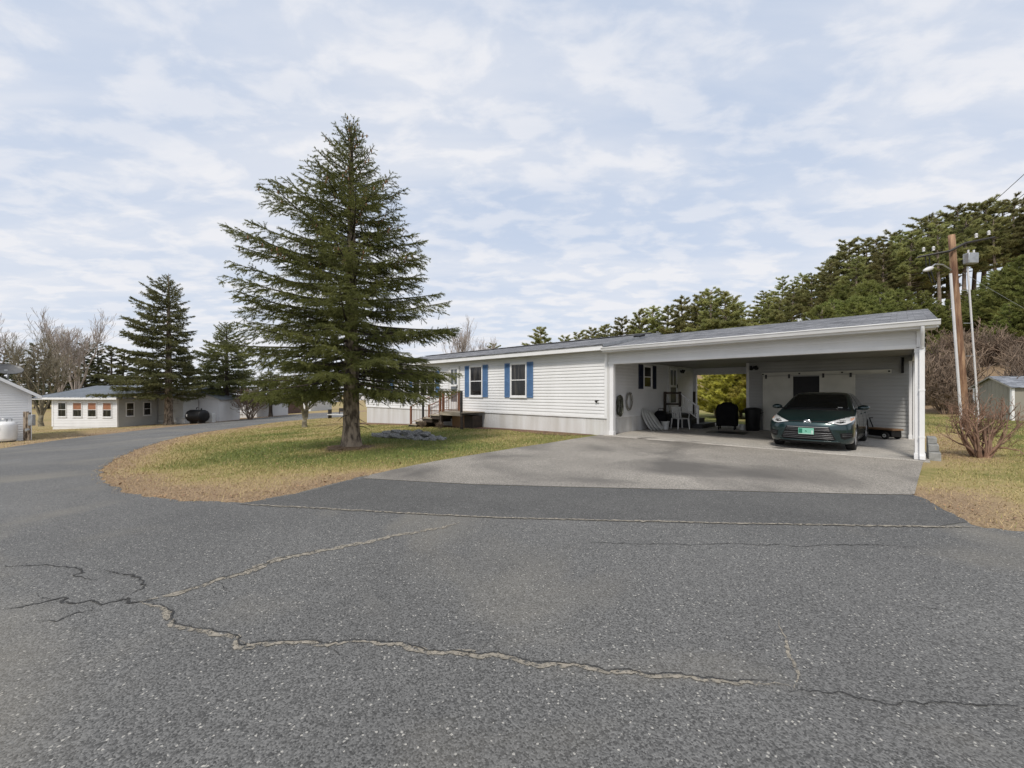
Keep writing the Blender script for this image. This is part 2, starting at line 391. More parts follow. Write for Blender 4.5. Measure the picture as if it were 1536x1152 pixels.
lowband = N.new('ShaderNodeMapRange'); lowband.inputs['From Min'].default_value = .42; lowband.inputs['From Max'].default_value = .0; lowband.inputs['To Min'].default_value = 0; lowband.inputs['To Max'].default_value = .45
L.new(sp.outputs['Z'], lowband.inputs['Value'])
cov2 = N.new('ShaderNodeClamp'); L.new(M2('ADD', cov, lowband.outputs['Result']), cov2.inputs['Value'])
veil = N.new('ShaderNodeMix'); veil.data_type = 'RGBA'; veil.inputs['Factor'].default_value = .85      # thin high veil over the blue
L.new(sky.outputs['Color'], veil.inputs['A']); veil.inputs['B'].default_value = (4.25, 4.92, 6.1, 1)
mx = N.new('ShaderNodeMix'); mx.data_type = 'RGBA'; L.new(cov2.outputs['Result'], mx.inputs['Factor'])
L.new(veil.outputs['Result'], mx.inputs['A']); mx.inputs['B'].default_value = (6.1, 6.18, 6.5, 1)
L.new(mx.outputs['Result'], bg.inputs['Color'])

vs = scene.view_settings
vs.view_transform = 'Standard'; vs.look = 'None'; vs.gamma = 1; vs.use_curve_mapping = False
vs.exposure = 0.48
scene.cycles.use_denoising = True
scene.cycles.max_bounces = 8; scene.cycles.transparent_max_bounces = 8

# ------------------------------------------------------------------ plan of the paving, read off the photograph
island_px = [(556, 713), (520, 721), (480, 732), (430, 743), (370, 753), (300, 753), (230, 747), (185, 737), (158, 724), (150, 711), (158, 699), (180, 685), (215, 671), (260, 658), (310, 648), (365, 640.5), (420, 633), (470, 628.5), (540, 624)]
farside_px = [(540, 617), (470, 620), (420, 624), (360, 630), (300, 636), (240, 642), (180, 649), (120, 656), (60, 664), (0, 673)]
EARTH = [at(*p) for p in island_px]
FARS = [at(*p) for p in farside_px]
rightedge_px = [(1372, 743), (1400, 757), (1440, 777), (1470, 790), (1500, 794), (1536, 797)]
RIGHT = [at(*p) for p in rightedge_px]
HO = np.array([3.243, 14.06]); AX = np.array([.729, -.6845]); AY = np.array([.6845, .729]); HROT = math.atan2(-.6845, .729)
def Wd(x, y):
    p = HO + x * AX + y * AY
    return (float(p[0]), float(p[1]))
DRIVE_LEFT = [Wd(-.30, -.02)] + [at(*p) for p in [(840, 662.5), (790, 670), (735, 679), (680, 688), (620, 699), (556, 713)]]
DRIVE_FRONT = [at(*p) for p in [(556, 713), (545, 718.5), (620, 723), (720, 728), (850, 731.5), (1000, 735), (1150, 739), (1300, 742.5), (1368, 743.5)]]
DRIVE_RIGHT = [at(*p) for p in [(1372, 742), (1377, 722)]] + [Wd(7.62, -.18)]
SEAM = [at(*p) for p in [(358, 757), (400, 759.5), (450, 762), (520, 766), (600, 770.5), (680, 775), (760, 778), (900, 782), (1000, 784), (1100, 786.5), (1200, 788), (1300, 790), (1400, 791.5), (1470, 792)]]

def smooth_line(pts, n=6):
    P = np.array(pts, float); out = []
    for i in range(len(P) - 1):
        p0 = P[max(i - 1, 0)]; p1 = P[i]; p2 = P[i + 1]; p3 = P[min(i + 2, len(P) - 1)]
        for k in range(n):
            t = k / n
            out.append(.5 * ((2 * p1) + (-p0 + p2) * t + (2 * p0 - 5 * p1 + 4 * p2 - p3) * t * t + (-p0 + 3 * p1 - 3 * p2 + p3) * t ** 3))
    out.append(P[-1]); return [tuple(p) for p in out]
def wobble(pts, amp, seed, freq=1.7):
    out = []
    for x, y in pts:
        v = mnoise.noise_vector(Vector((x * freq, y * freq, seed)))
        out.append((x + v.x * amp, y + v.y * amp))
    return out
EARTH_S = wobble(wobble(smooth_line(EARTH, 14), .10, 3.1, 2.3), .05, 4.4, 9.0)
RIGHT_S = wobble(wobble(smooth_line(RIGHT, 6), .08, 8.1, 2.3), .04, 4.4, 9.0)
FARS_S = wobble(smooth_line(FARS, 3), .12, 5.0, .8)
DRIVE_LEFT_S = wobble(smooth_line(DRIVE_LEFT, 6), .05, 9.0, 2.3)

def sheet(name, poly, off, m, step=.8, thick=0):
    bm = bmesh.new()
    bm.faces.new([bm.verts.new((x, y, 0)) for x, y in poly])
    bmesh.ops.triangulate(bm, faces=bm.faces[:])
    xs = [p[0] for p in poly]; ys = [p[1] for p in poly]
    for ax, (a, b) in enumerate(((min(xs), max(xs)), (min(ys), max(ys)))):
        c = a + step
        while c < b:
            co = (c, 0, 0) if ax == 0 else (0, c, 0); no = (1, 0, 0) if ax == 0 else (0, 1, 0)
            bmesh.ops.bisect_plane(bm, geom=bm.verts[:] + bm.edges[:] + bm.faces[:], plane_co=co, plane_no=no)
            d = math.hypot(c if ax == 0 else 0, c if ax else 0)
            c += step * max(1, d / 18)
    for v in bm.verts: v.co.z = G(v.co.x, v.co.y) + off
    bmesh.ops.recalc_face_normals(bm, faces=bm.faces[:])
    if sum(f.normal.z for f in bm.faces) < 0: bmesh.ops.reverse_faces(bm, faces=bm.faces[:])
    me = bpy.data.meshes.new(name); bm.to_mesh(me); bm.free(); me.materials.append(m)
    o = bpy.data.objects.new(name, me); COL.objects.link(o)
    return tag(o, kind='structure')

ROADPOLY = [(-36, -9)] + [(-36, FARS_S[-1][1] - 2.0)] + FARS_S[::-1][:-1] + [FARS_S[0], EARTH_S[-1]] + EARTH_S[::-1][1:] + [DRIVE_FRONT[1]] + DRIVE_FRONT[2:] + RIGHT_S + [(26, RIGHT_S[-1][1] + .3), (26, -9)]
sheet('road', ROADPOLY, .006, M['road'])
APRON = DRIVE_FRONT[1:] + RIGHT_S[:24] + SEAM[::-1][1:] + [EARTH_S[24]]
APRON = [p for p in DRIVE_FRONT[1:]] + [RIGHT_S[3], RIGHT_S[9], RIGHT_S[15]] + [p for p in SEAM[::-1][1:]] + [at(430, 744.5), at(480, 733.5), at(520, 722.5)]
sheet('road_apron', APRON, .011, M['apron'])
sheet('driveway', DRIVE_LEFT_S + DRIVE_FRONT[1:] + DRIVE_RIGHT, .016, M['drive'])
# bare earth strip along the house base
sheet('bare_soil_path', [Wd(-17.2, -.02), Wd(-.5, -.02), Wd(-.6, -.22)] + wobble([Wd(-x, -.75 - .25 * math.sin(x)) for x in np.linspace(1.2, 16.5, 40)], .22, 2.0, 1.5) + [Wd(-17.2, -.7)], .012,
      mat('red_brown_mulch', (.22, .12, .07), .95, (.10, .06, .04), scale=9, bump=.6, bscale=40), step=.6)

# ------------------------------------------------------------------ ground
def poly_dist(X, Y, line):
    P = np.array(line); d = np.full(X.shape, 1e9)
    for a, b in zip(P[:-1], P[1:]):
        ab = b - a; t = np.clip(((X - a[0]) * ab[0] + (Y - a[1]) * ab[1]) / (ab @ ab + 1e-9), 0, 1)
        d = np.minimum(d, np.hypot(X - a[0] - t * ab[0], Y - a[1] - t * ab[1]))
    return d
def in_poly(X, Y, poly):
    ins = np.zeros(X.shape, bool); P = np.array(poly); j = len(P) - 1
    for i in range(len(P)):
        xi, yi = P[i]; xj, yj = P[j]
        c = ((yi > Y) != (yj > Y)) & (X < (xj - xi) * (Y - yi) / (yj - yi + 1e-12) + xi)
        ins ^= c; j = i
    return ins
_rng = np.random.default_rng(5)
_w = [(_rng.uniform(.25, 3.2), _rng.uniform(0, 6.28), _rng.uniform(0, 6.28)) for _ in range(14)]
def wav(X, Y):
    s = np.zeros(np.shape(X))
    for f, a, p in _w: s = s + np.sin(f * (X * math.cos(a) + Y * math.sin(a)) + p) / (f ** .5)
    return s / 6.0
TREE = at(527, 672)
def dryness(X, Y):
    d = .34 + .30 * wav(X, Y)
    e1 = poly_dist(X, Y, EARTH_S[:210]); d = d + .52 * np.exp(-(e1 / .7) ** 2) + .22 * np.exp(-(e1 / 1.8) ** 2)
    tip = np.hypot(X + 4.6, Y - 7.3); d = d + .26 * np.exp(-(tip / 1.6) ** 2)
    e2 = poly_dist(X, Y, RIGHT_S); d = d + .6 * np.exp(-(e2 / 1.1) ** 2)
    e3 = poly_dist(X, Y, [Wd(7.9, -.3), Wd(8.2, 8)]); d = d + .35 * np.exp(-(e3 / .9) ** 2)
    e4 = poly_dist(X, Y, FARS_S); d = d + .5 * np.exp(-(e4 / 3.0) ** 2)
    e5 = np.hypot(X - TREE[0], Y - TREE[1]); d = d + .7 * np.exp(-(e5 / .8) ** 2) - .34 * np.exp(-((e5 - 2.0) / 1.5) ** 2)
    d = d + .28 * sstep((Y - 17) / 12) * (X < 4) + .9 * sstep((X - 26.5) / 5)
    return np.clip(d, 0, 1.6)

def axis(segs):
    out = []
    for a, b, s in segs: out += list(np.arange(a, b, s))
    return np.array(out + [segs[-1][1]])
gx = axis([(-420, -120, 25), (-120, -44, 6), (-44, -14, 1.5), (-14, 16, .22), (16, 36, 1.0), (36, 90, 2.5), (90, 300, 20)])
gy = axis([(-40, 4, 4), (4, 20, .22), (20, 46, 1.0), (46, 140, 4), (140, 600, 30)])
GX, GY = np.meshgrid(gx, gy)
GZ = gz(GX, GY) + .012 * wav(GX * 2.1, GY * 2.1) * 0
ny, nx = GX.shape
ii = (np.arange(ny - 1)[:, None] * nx + np.arange(nx - 1)[None, :])
fq = np.stack([ii, ii + 1, ii + nx + 1, ii + nx], -1).reshape(-1, 4)
m, ntg, b, NN, LL = nodes('lawn_ground')
an = NN.new('ShaderNodeAttribute'); an.attribute_name = 'dry'
tcg = NN.new('ShaderNodeTexCoord')
n1 = NN.new('ShaderNodeTexNoise'); n1.inputs['Scale'].default_value = 3.5; n1.inputs['Detail'].default_value = 9; n1.inputs['Roughness'].default_value = .72
LL.new(tcg.outputs['Object'], n1.inputs['Vector'])
ad = NN.new('ShaderNodeMath'); ad.operation = 'MULTIPLY_ADD'; ad.inputs[1].default_value = .9; LL.new(n1.outputs['Fac'], ad.inputs[0])
sb = NN.new('ShaderNodeMath'); sb.operation = 'SUBTRACT'; sb.inputs[1].default_value = .45
LL.new(an.outputs['Fac'], sb.inputs[0]); LL.new(sb.outputs[0], ad.inputs[2])
rg = NN.new('ShaderNodeValToRGB'); e = rg.color_ramp.elements
e[0].position = .12; e[0].color = (.140, .165, .050, 1); e[1].position = 1.05; e[1].color = (.30, .215, .135, 1)
for p, c in ((.36, (.23, .215, .075, 1)), (.55, (.36, .29, .13, 1)), (.75, (.36, .265, .15, 1))):
    q = e.new(p); q.color = c
LL.new(ad.outputs[0], rg.inputs['Fac'])
n3 = NN.new('ShaderNodeTexNoise'); n3.inputs['Scale'].default_value = 38; n3.inputs['Detail'].default_value = 4; LL.new(tcg.outputs['Object'], n3.inputs['Vector'])
r3 = NN.new('ShaderNodeMapRange'); r3.inputs['From Min'].default_value = .3; r3.inputs['From Max'].default_value = .7; r3.inputs['To Min'].default_value = .55; r3.inputs['To Max'].default_value = 1.25
LL.new(n3.outputs['Fac'], r3.inputs['Value'])
vmg = NN.new('ShaderNodeVectorMath'); vmg.operation = 'SCALE'; LL.new(rg.outputs['Color'], vmg.inputs[0]); LL.new(r3.outputs['Result'], vmg.inputs['Scale'])
LL.new(vmg.outputs['Vector'], b.inputs['Base Color']); b.inputs['Roughness'].default_value = .95; b.inputs['Specular IOR Level'].default_value = .15
bp = NN.new('ShaderNodeBump'); bp.inputs['Strength'].default_value = .7; bp.inputs['Distance'].default_value = .03
LL.new(n3.outputs['Fac'], bp.inputs['Height']); LL.new(bp.outputs['Normal'], b.inputs['Normal'])
mb = MB(); mb.add(np.stack([GX, GY, GZ], -1).reshape(-1, 3), fq)
gr = mb.build('ground', m, smooth=True, attr={'dry': dryness(GX, GY).ravel()}, fix=False)
tag(gr, kind='structure')

# concrete slab of the carport: a real step of a few centimetres
mb = MB(); mb.box(-.02, 7.72, -.22, 8.25, -.25, .03)
so = mb.build('carport_slab', M['slab'], bevel=.01); so.location = (HO[0], HO[1], 0); so.rotation_euler = (0, 0, HROT)
tag(so, kind='structure')

# ------------------------------------------------------------------ cracks and sand seams in the asphalt
def ribbon(name, pts, wid, m, off, seed, amp=.03, dense=.018, freq=5.0, taper=True):
    P = np.array(pts, float)
    seg = np.hypot(*np.diff(P, axis=0).T); s = np.concatenate([[0], np.cumsum(seg)])
    t = np.arange(0, s[-1], dense); X = np.interp(t, s, P[:, 0]); Y = np.interp(t, s, P[:, 1])
    q = np.array([(mnoise.noise_vector(Vector((x * freq, y * freq, seed))) + .55 * mnoise.noise_vector(Vector((x * freq * 3, y * freq * 3, seed + 4))) + .4 * mnoise.noise_vector(Vector((x * freq * 9, y * freq * 9, seed + 6))))[:2] for x, y in zip(X, Y)])
    X = X + q[:, 0] * amp; Y = Y + q[:, 1] * amp
    tx = np.gradient(X); ty = np.gradient(Y); l = np.hypot(tx, ty) + 1e-9; nxx, nyy = -ty / l, tx / l
    wv = np.array([.55 + .9 * abs(mnoise.noise(Vector((k * 4.1, seed, 1)))) + .9 * mnoise.noise(Vector((k * 21.0, seed, 7))) for k in t])
    wv2 = np.array([.55 + .9 * abs(mnoise.noise(Vector((k * 3.7, seed, 11)))) + .9 * mnoise.noise(Vector((k * 19.0, seed, 17))) for k in t])
    W0 = np.interp(t, s, np.array(wid) * .8) if hasattr(wid, '__len__') else np.full(len(t), wid)
    wv = np.clip(wv, .08, 3); wv2 = np.clip(wv2, .08, 3)
    if taper: W0 = W0 * np.clip(np.minimum(t, s[-1] - t) / .25, .15, 1)
    a = np.stack([X + nxx * W0 * wv / 1.7, Y + nyy * W0 * wv / 1.7], -1); c = np.stack([X - nxx * W0 * wv2 / 1.7, Y - nyy * W0 * wv2 / 1.7], -1)
    V = np.zeros((2 * len(t), 3)); V[0::2, :2] = a; V[1::2, :2] = c; V[:, 2] = gz(V[:, 0], V[:, 1]) + off
    i = np.arange(len(t) - 1) * 2
    mb = MB(); mb.add(V, np.stack([i, i + 1, i + 3, i + 2], -1))
    return tag(mb.build(name, m, fix=False), kind='structure')
A = lambda L_: [at(*p) for p in L_]
ribbon('sand_seam', SEAM, .05, M['sand'], .0155, 1.0, .015)
d1 = A([(690, 784), (665, 792), (640, 797), (600, 804), (560, 812), (500, 824), (430, 838), (410, 844), (385, 855), (340, 868), (290, 884), (240, 898), (210, 907)])
ribbon('sand_seam', d1, [.05, .08, .09, .09, .10, .11, .13, .15, .12, .09, .08, .09, .05], M['sand'], .0105, 2.0, .035)
d2 = A([(205, 906), (235, 911), (252, 924), (262, 940), (290, 948), (330, 954), (348, 962), (356, 975), (400, 969), (440, 966), (480, 970), (500, 967), (560, 966), (600, 970), (640, 978), (690, 985), (740, 986), (800, 997), (860, 1004), (930, 1013), (1000, 1017), (1060, 1023), (1130, 1029), (1190, 1036)])
ribbon('sand_seam', d2, [.03, .05, .045, .04, .05, .05, .04, .04, .05, .045, .05, .03, .03, .05, .06, .06, .06, .05, .045, .045, .045, .04, .035, .03], M['sand'], .0105, 3.0, .035)
ribbon('sand_seam', A([(1190, 1036), (1197, 1022), (1192, 1000), (1181, 965), (1172, 930)]), [.035, .03, .03, .02, .012], M['sand'], .0105, 4.0, .03)
ribbon('sand_seam', A([(350, 962), (385, 972), (380, 975), (352, 976)]), .025, M['sand'], .0115, 14.0, .03)
def shift(pts, dy): return [(x, y + dy) for x, y in pts]
ribbon('road_crack', shift(d2, .022), .009, M['crackdark'], .0125, 3.0, .035)
ribbon('road_crack', shift(d1[5:], .045), .011, M['crackdark'], .0125, 2.0, .035)
ribbon('road_crack', A([(0, 917), (40, 909), (80, 905), (150, 904), (190, 901), (230, 904), (250, 903)]), .02, M['crackdark'], .0105, 6.0, .07)
ribbon('road_crack', A([(0, 849), (60, 850), (105, 852), (128, 860), (108, 864), (140, 874)]), .011, M['crackdark'], .0105, 7.0, .06)
ribbon('road_crack', A([(150, 857), (185, 861), (205, 870), (222, 877), (214, 884), (190, 894), (172, 902)]), .014, M['crackdark'], .0105, 8.0, .06)
ribbon('road_crack', A([(868, 815), (940, 816.5), (1000, 818), (1100, 817), (1200, 820), (1290, 818), (1380, 822)]), .009, M['crackdark'], .0105, 9.0, .04)
ribbon('road_crack', A([(1150, 1031), (1250, 1045), (1330, 1056), (1400, 1055), (1450, 1062), (1536, 1072), (1600, 1080)]), .007, M['crackdark'], .0105, 10.0, .04)
ribbon('road_crack', A([(40, 936), (80, 932), (110, 920), (160, 915)]), .016, M['crackdark'], .0105, 11.0, .06)
ribbon('road_crack', A([(1360, 911), (1400, 914), (1440, 921)]), .012, M['crackdark'], .0105, 12.0, .03)
ribbon('sand_seam', A([(1095, 672), (1108, 675), (1150, 679), (1210, 684), (1290, 690)]), .025, M['sand'], .0215, 15.0, .02)

for k_, (a_, b_, w_) in enumerate((((480, 968), (520, 990), .008), ((352, 962), (330, 985), .007), ((600, 970), (640, 958), .007), ((860, 1004), (850, 985), .006), ((150, 904), (120, 925), .008), ((330, 872), (350, 893), .006), ((80, 905), (50, 890), .007))):
    p_, q_ = at(*a_), at(*b_); ribbon('road_crack', [p_, ((p_[0] + q_[0]) / 2 + .02, (p_[1] + q_[1]) / 2 - .02), q_], w_, M['crackdark'], .0105, 20.0 + k_, .04)

# ------------------------------------------------------------------ grass: short winter turf, thinning to dead thatch at the edges
def turf(name, poly, n, seed, hmin=.018, hmax=.05, edge=None):
    r = np.random.default_rng(seed); P = np.array(poly); lo, hi = P.min(0), P.max(0)
    X = r.uniform(lo[0], hi[0], n * 3); Y = r.uniform(lo[1], hi[1], n * 3)
    ins_ = in_poly(X, Y, poly)
    if edge: ins_ = (ins_ | ((poly_dist(X, Y, edge) < .11) & (r.random(n * 3) < .35)))
    keep = ins_ & (r.random(n * 3) < np.clip(9.0 / np.maximum(Y, 6), .1, 1))
    X, Y = X[keep][:n], Y[keep][:n]; n = len(X)
    d = dryness(X, Y) + r.normal(0, .24, n)
    h = r.uniform(hmin, hmax, n) * np.where(d > .8, .6, 1); wd = r.uniform(.006, .014, n) * np.clip(Y / 9, .8, 2)
    az = r.uniform(0, 6.283, n); lean = np.where(d > .6, r.uniform(.7, 2.6, n), r.uniform(.1, 1.1, n))
    z = gz(X, Y)
    base = np.stack([X, Y, z - .004], -1)
    tip = base + np.stack([np.cos(az) * lean * h, np.sin(az) * lean * h, h + .006], -1)
    pv = np.stack([-np.sin(az), np.cos(az), np.zeros(n)], -1) * wd[:, None]
    V = np.stack([base - pv / 2, base + pv / 2, tip], 1).reshape(-1, 3)
    mb = MB(); mb.add(V, np.arange(3 * n).reshape(-1, 3))
    o = mb.build(name, M['turf'], attr={'dry': np.repeat(d, 3)}, fix=False)
    return tag(o, kind='stuff')
m, ntg, b, NN, LL = nodes('turf_blades'); M['turf'] = m
an = NN.new('ShaderNodeAttribute'); an.attribute_name = 'dry'; rg = NN.new('ShaderNodeValToRGB'); e = rg.color_ramp.elements
e[0].position = .08; e[0].color = (.165, .195, .052, 1); e[1].position = 1.0; e[1].color = (.40, .285, .17, 1)
for p, c in ((.33, (.27, .255, .085, 1)), (.55, (.44, .36, .16, 1)), (.78, (.44, .32, .18, 1))):
    q = e.new(p); q.color = c
LL.new(an.outputs['Fac'], rg.inputs['Fac']); LL.new(rg.outputs['Color'], b.inputs['Base Color']); b.inputs['Roughness'].default_value = .8; b.inputs['Specular IOR Level'].default_value = .2
LAWN = EARTH_S + [at(545, 640), Wd(-16.9, -.55), Wd(-8, -.85), Wd(-3, -.7), Wd(-.8, -.25)] + DRIVE_LEFT_S[3:-1]
tag(turf('lawn_grass', LAWN, 190000, 1, edge=EARTH_S), 'short green and straw coloured grass of the corner lawn under the spruce', 'grass')
RLAWN = [p for p in RIGHT_S] + [(20, 7.2), (27, 12), (29, 24), (26, 26), Wd(8.0, 8.2), Wd(7.95, 0)]
tag(turf('verge_grass', RLAWN, 80000, 2, edge=RIGHT_S), 'straw coloured dead grass of the verge right of the carport', 'grass')
LLAWN = [(-40, 14)] + FARS_S[::-1][:-6] + [(-22, 44), (-48, 44)]
tag(turf('roadside_grass', LLAWN, 25000, 3, .03, .08), 'brown winter grass along the far side of the road', 'grass')

# fallen leaves and twigs, mostly along the edges of the turf
def litter(name, n, seed, lab):
    r = np.random.default_rng(seed); E = np.array(EARTH_S[:230] + RIGHT_S); k = r.integers(0, len(E), n)
    X = E[k, 0] + r.normal(0, .35, n); Y = E[k, 1] + r.normal(0, .35, n)
    m_ = n // 2; X[:m_] = r.uniform(-7.5, 3, m_); Y[:m_] = r.uniform(7, 16, m_)
    ok = np.ones(n, bool); ok[:m_] = in_poly(X[:m_], Y[:m_], LAWN); ok[m_:] = (in_poly(X[m_:], Y[m_:], LAWN) | in_poly(X[m_:], Y[m_:], RLAWN)) & (r.random(n - m_) < .6)
    X, Y = X[ok], Y[ok]; n = len(X); z = gz(X, Y) + r.uniform(.014, .03, n)
    a = r.uniform(0, 6.28, n); L_ = r.uniform(.014, .032, n); W_ = L_ * r.uniform(.35, .7, n)
    u = np.stack([np.cos(a), np.sin(a), r.normal(0, .25, n)], -1); v = np.stack([-np.sin(a), np.cos(a), r.normal(0, .35, n)], -1); c = np.stack([X, Y, z], -1)
    V = np.stack([c - u * L_[:, None], c - v * W_[:, None], c + u * L_[:, None], c + v * W_[:, None]], 1).reshape(-1, 3)
    mb = MB(); mb.add(V, np.arange(4 * n).reshape(-1, 4)); o = mb.build(name, mat('dry_leaf', (.34, .21, .11), .8, (.17, .10, .06), scale=1.2, lo=.42, hi=.58), fix=False)
    return tag(o, lab, 'leaves', kind='stuff')
litter('fallen_leaves', 2600, 6, 'small brown fallen leaves scattered over the lawn and along its edges')
# ------------------------------------------------------------------ house pieces
def siding_mb(mb, p0, p1, z0, z1, exp=.117, depth=.018, mi=0):
    """lapped boards from p0 to p1; the outside is on the right hand of p0->p1"""
    p0 = np.array(p0, float); p1 = np.array(p1, float); d = p1 - p0; l = np.hypot(*d); no = np.array([d[1], -d[0]]) / l
    prof = []; z = z0
    while z < z1 - 1e-6:
        t = min(z + exp, z1)
        prof += [(depth, z), (depth * .80, z + (t - z) * .52), (depth * .30, z + (t - z) * .66), (.0, t)]
        z = t
    n = len(prof); V = []
    for p in (p0, p1):
        for o, z in prof: V.append((p[0] + no[0] * o, p[1] + no[1] * o, z))
    mb.add(V, [(i, i + n, i + n + 1, i + 1) for i in range(n - 1)], mi)
def skirt_mb(mb, p0, p1, z0, z1, mi=0):
    p0 = np.array(p0, float); p1 = np.array(p1, float); d = p1 - p0; l = np.hypot(*d); d /= l; no = np.array([d[1], -d[0]])
    a = 0; prof = []
    k = 0
    while a < l:
        w_ = .135
        prof += [(a, .0), (a + .012, .012), (a + w_ * .42, .012), (a + w_ * .47, .004), (a + w_ * .53, .004), (a + w_ * .58, .012), (min(a + w_ - .006, l), .012)]
        a += w_; k += 1
    V = []
    for z in (z0, z1):
        for a, o in prof: V.append((*(p0 + d * min(a, l) + no * o), z))
    n = len(prof); mb.add(V, [(i, i + 1, n + i + 1, n + i) for i in range(n - 1)], mi)

def window(parent, M4, a0, a1, z0, z1, units=1, pane_mat=None, rail=True, fw=.055, blind=None):
    """M4: wall frame, x along the wall, -y outwards. frame part + pane sub-part"""
    mb = MB(M4)
    mb.box(a0, a1, -.062, -.003, z0, z0 + fw); mb.box(a0, a1, -.062, -.003, z1 - fw, z1)
    mb.box(a0 - .0, a0 + fw, -.06, -.003, z0 + fw, z1 - fw); mb.box(a1 - fw, a1, -.06, -.003, z0 + fw, z1 - fw)
    uw = (a1 - a0 - 2 * fw + fw) / units
    for i in range(units):
        l = a0 + fw + i * uw; r = l + uw - fw
        if i: mb.box(l - fw, l, -.06, -.003, z0 + fw, z1 - fw)
        if rail: mb.box(l, r, -.05, -.006, (z0 + z1) / 2 - .018, (z0 + z1) / 2 + .018)
        for x in (l, r - .016): mb.box(x, x + .016, -.048, -.006, z0 + fw, z1 - fw)
        mb.box(l + .016, r - .016, -.047, -.006, z0 + fw, z0 + fw + .02); mb.box(l + .016, r - .016, -.047, -.006, z1 - fw - .02, z1 - fw)
    mb.box(a0 - .02, a1 + .02, -.075, -.002, z0 - .028, z0)
    f = mb.build('window', M['trim'], parent, bevel=.004)
    mb = MB(M4)
    mb.box(a0 + fw * .5, a1 - fw * .5, -.022, -.018, z0 + fw * .5, z1 - fw * .5)
    mb.build('pane', pane_mat or M['glass'], f)
    if blind:
        mb = MB(M4); mb.box(a0 + fw, a1 - fw, -.03, -.0235, (z0 + z1) / 2 + .02, z1 - fw); mb.build('blind', blind, f)
    return f

def shutter_mesh(w_, h, m):
    mb = MB(); s = .045
    mb.box(0, s, -.034, 0, 0, h); mb.box(w_ - s, w_, -.034, 0, 0, h)
    for z in (0, h * .5 - s / 2, h - s): mb.box(s, w_ - s, -.033, 0, z, z + s)
    for a, b_ in ((s, h * .5 - s / 2), (h * .5 + s / 2, h - s)):
        n = int((b_ - a) / .042)
        for i in range(n):
            z = a + (i + .5) * (b_ - a) / n
            mb.box(s, w_ - s, -.024, -.018, z - .026, z + .026, R=rotx(rad(-32)))
    mb.box(s, w_ - s, -.006, 0, s, h - s)
    o = mb.build('shutter', m, None); me = o.data; bpy.data.objects.remove(o)
    return me
def shutter(parent, me, M4, a, z):
    o = bpy.data.objects.new('shutter', me); COL.objects.link(o); o.parent = parent
    o.matrix_local = Matrix(M4.tolist()) @ Matrix.Translation((a, -.016, z)); return o

def sx(px, off=0.0):
    """position along the house front (0 at the carport, negative to the left) seen at picture column px, on the plane off metres in front"""
    k = (px - CX) / F; P = HO - off * AY
    return float(-(P[0] - k * P[1]) / (.729 + .6845 * k))
def ty(px):
    k = (px - CX) / F
    return float((14.06 * k - 3.243) / (.6845 - .729 * k))

HL, HD = -16.8, 8.2
ZS, ZE = .62, 2.93           # foot of the siding, eave
I4 = np.eye(4)
house = thing('mobile_home', 'long white vinyl sided mobile home with blue louvred shutters behind the big spruce', 'house', (HO[0], HO[1], 0), HROT)
# front wall
mb = MB(); siding_mb(mb, (HL, 0), (-.10, 0), ZS, ZE - .02); mb.box(HL + .02, -.02, .004, .10, ZS, ZE - .02)
mb.build('wall', M['siding'], house)
mb = MB(); siding_mb(mb, (-.02, .10), (-.02, HD - .1), ZS, 2.66); mb.box(-.12, -.024, .11, HD - .02, ZS, 2.95)
mb.build('wall', M['siding'], house)
mb = MB(); siding_mb(mb, (HL, HD), (HL, 0), ZS, ZE); mb.box(HL + .004, HL + .1, .11, HD - .02, ZS, 2.95)
mb.prism([(0.05, 2.95), (HD - .05, 2.95), (HD / 2, 3.80)], HL + .01, HL + .09, axis='x'); mb.build('wall', M['siding'], house)
mb = MB(); mb.box(HL + .02, -.02, HD - .1, HD, ZS, ZE); mb.build('wall', M['siding'], house)
# skirting
mb = MB(); skirt_mb(mb, (HL + .03, .03), (-.03, .03), -1.0, ZS - .03); mb.box(HL + .05, -.05, .045, .09, -1.0, ZS - .03); mb.build('skirting', M['skirt'], house)
mb = MB(); skirt_mb(mb, (-.045, .05), (-.045, HD - .1), -.3, ZS - .03); mb.box(-.09, -.05, .1, HD - .1, -.3, ZS - .03); mb.build('skirting', M['skirt'], house)
mb = MB(); skirt_mb(mb, (HL + .03, HD), (HL + .03, .05), -1.0, ZS - .03); mb.build('skirting', M['skirt'], house)
# trims
mb = MB(); mb.box(HL, -.0, -.022, .06, ZS - .045, ZS + .012); mb.box(-.06, -.005, .10, HD - .1, ZS - .045, ZS + .01); mb.build('starter_trim', M['trim'], house)
mb = MB(); mb.box(-.10, -.005, -.026, .095, ZS + .012, ZE - .06); mb.build('corner_trim', M['trim'], house, bevel=.004)
mb = MB(); mb.box(HL - .02, HL + .09, -.026, .09, ZS + .012, ZE - .06); mb.build('corner_trim', M['trim'], house, bevel=.004)
mb = MB(); mb.box(-.02, .075, -.015, .05, -.05, ZE - .12); 
for k in range(14): mb.box(.02, .04, -.018, -.012, .1 + k * .19, .18 + k * .19)
mb.build('corner_channel', M['skirt'], house)
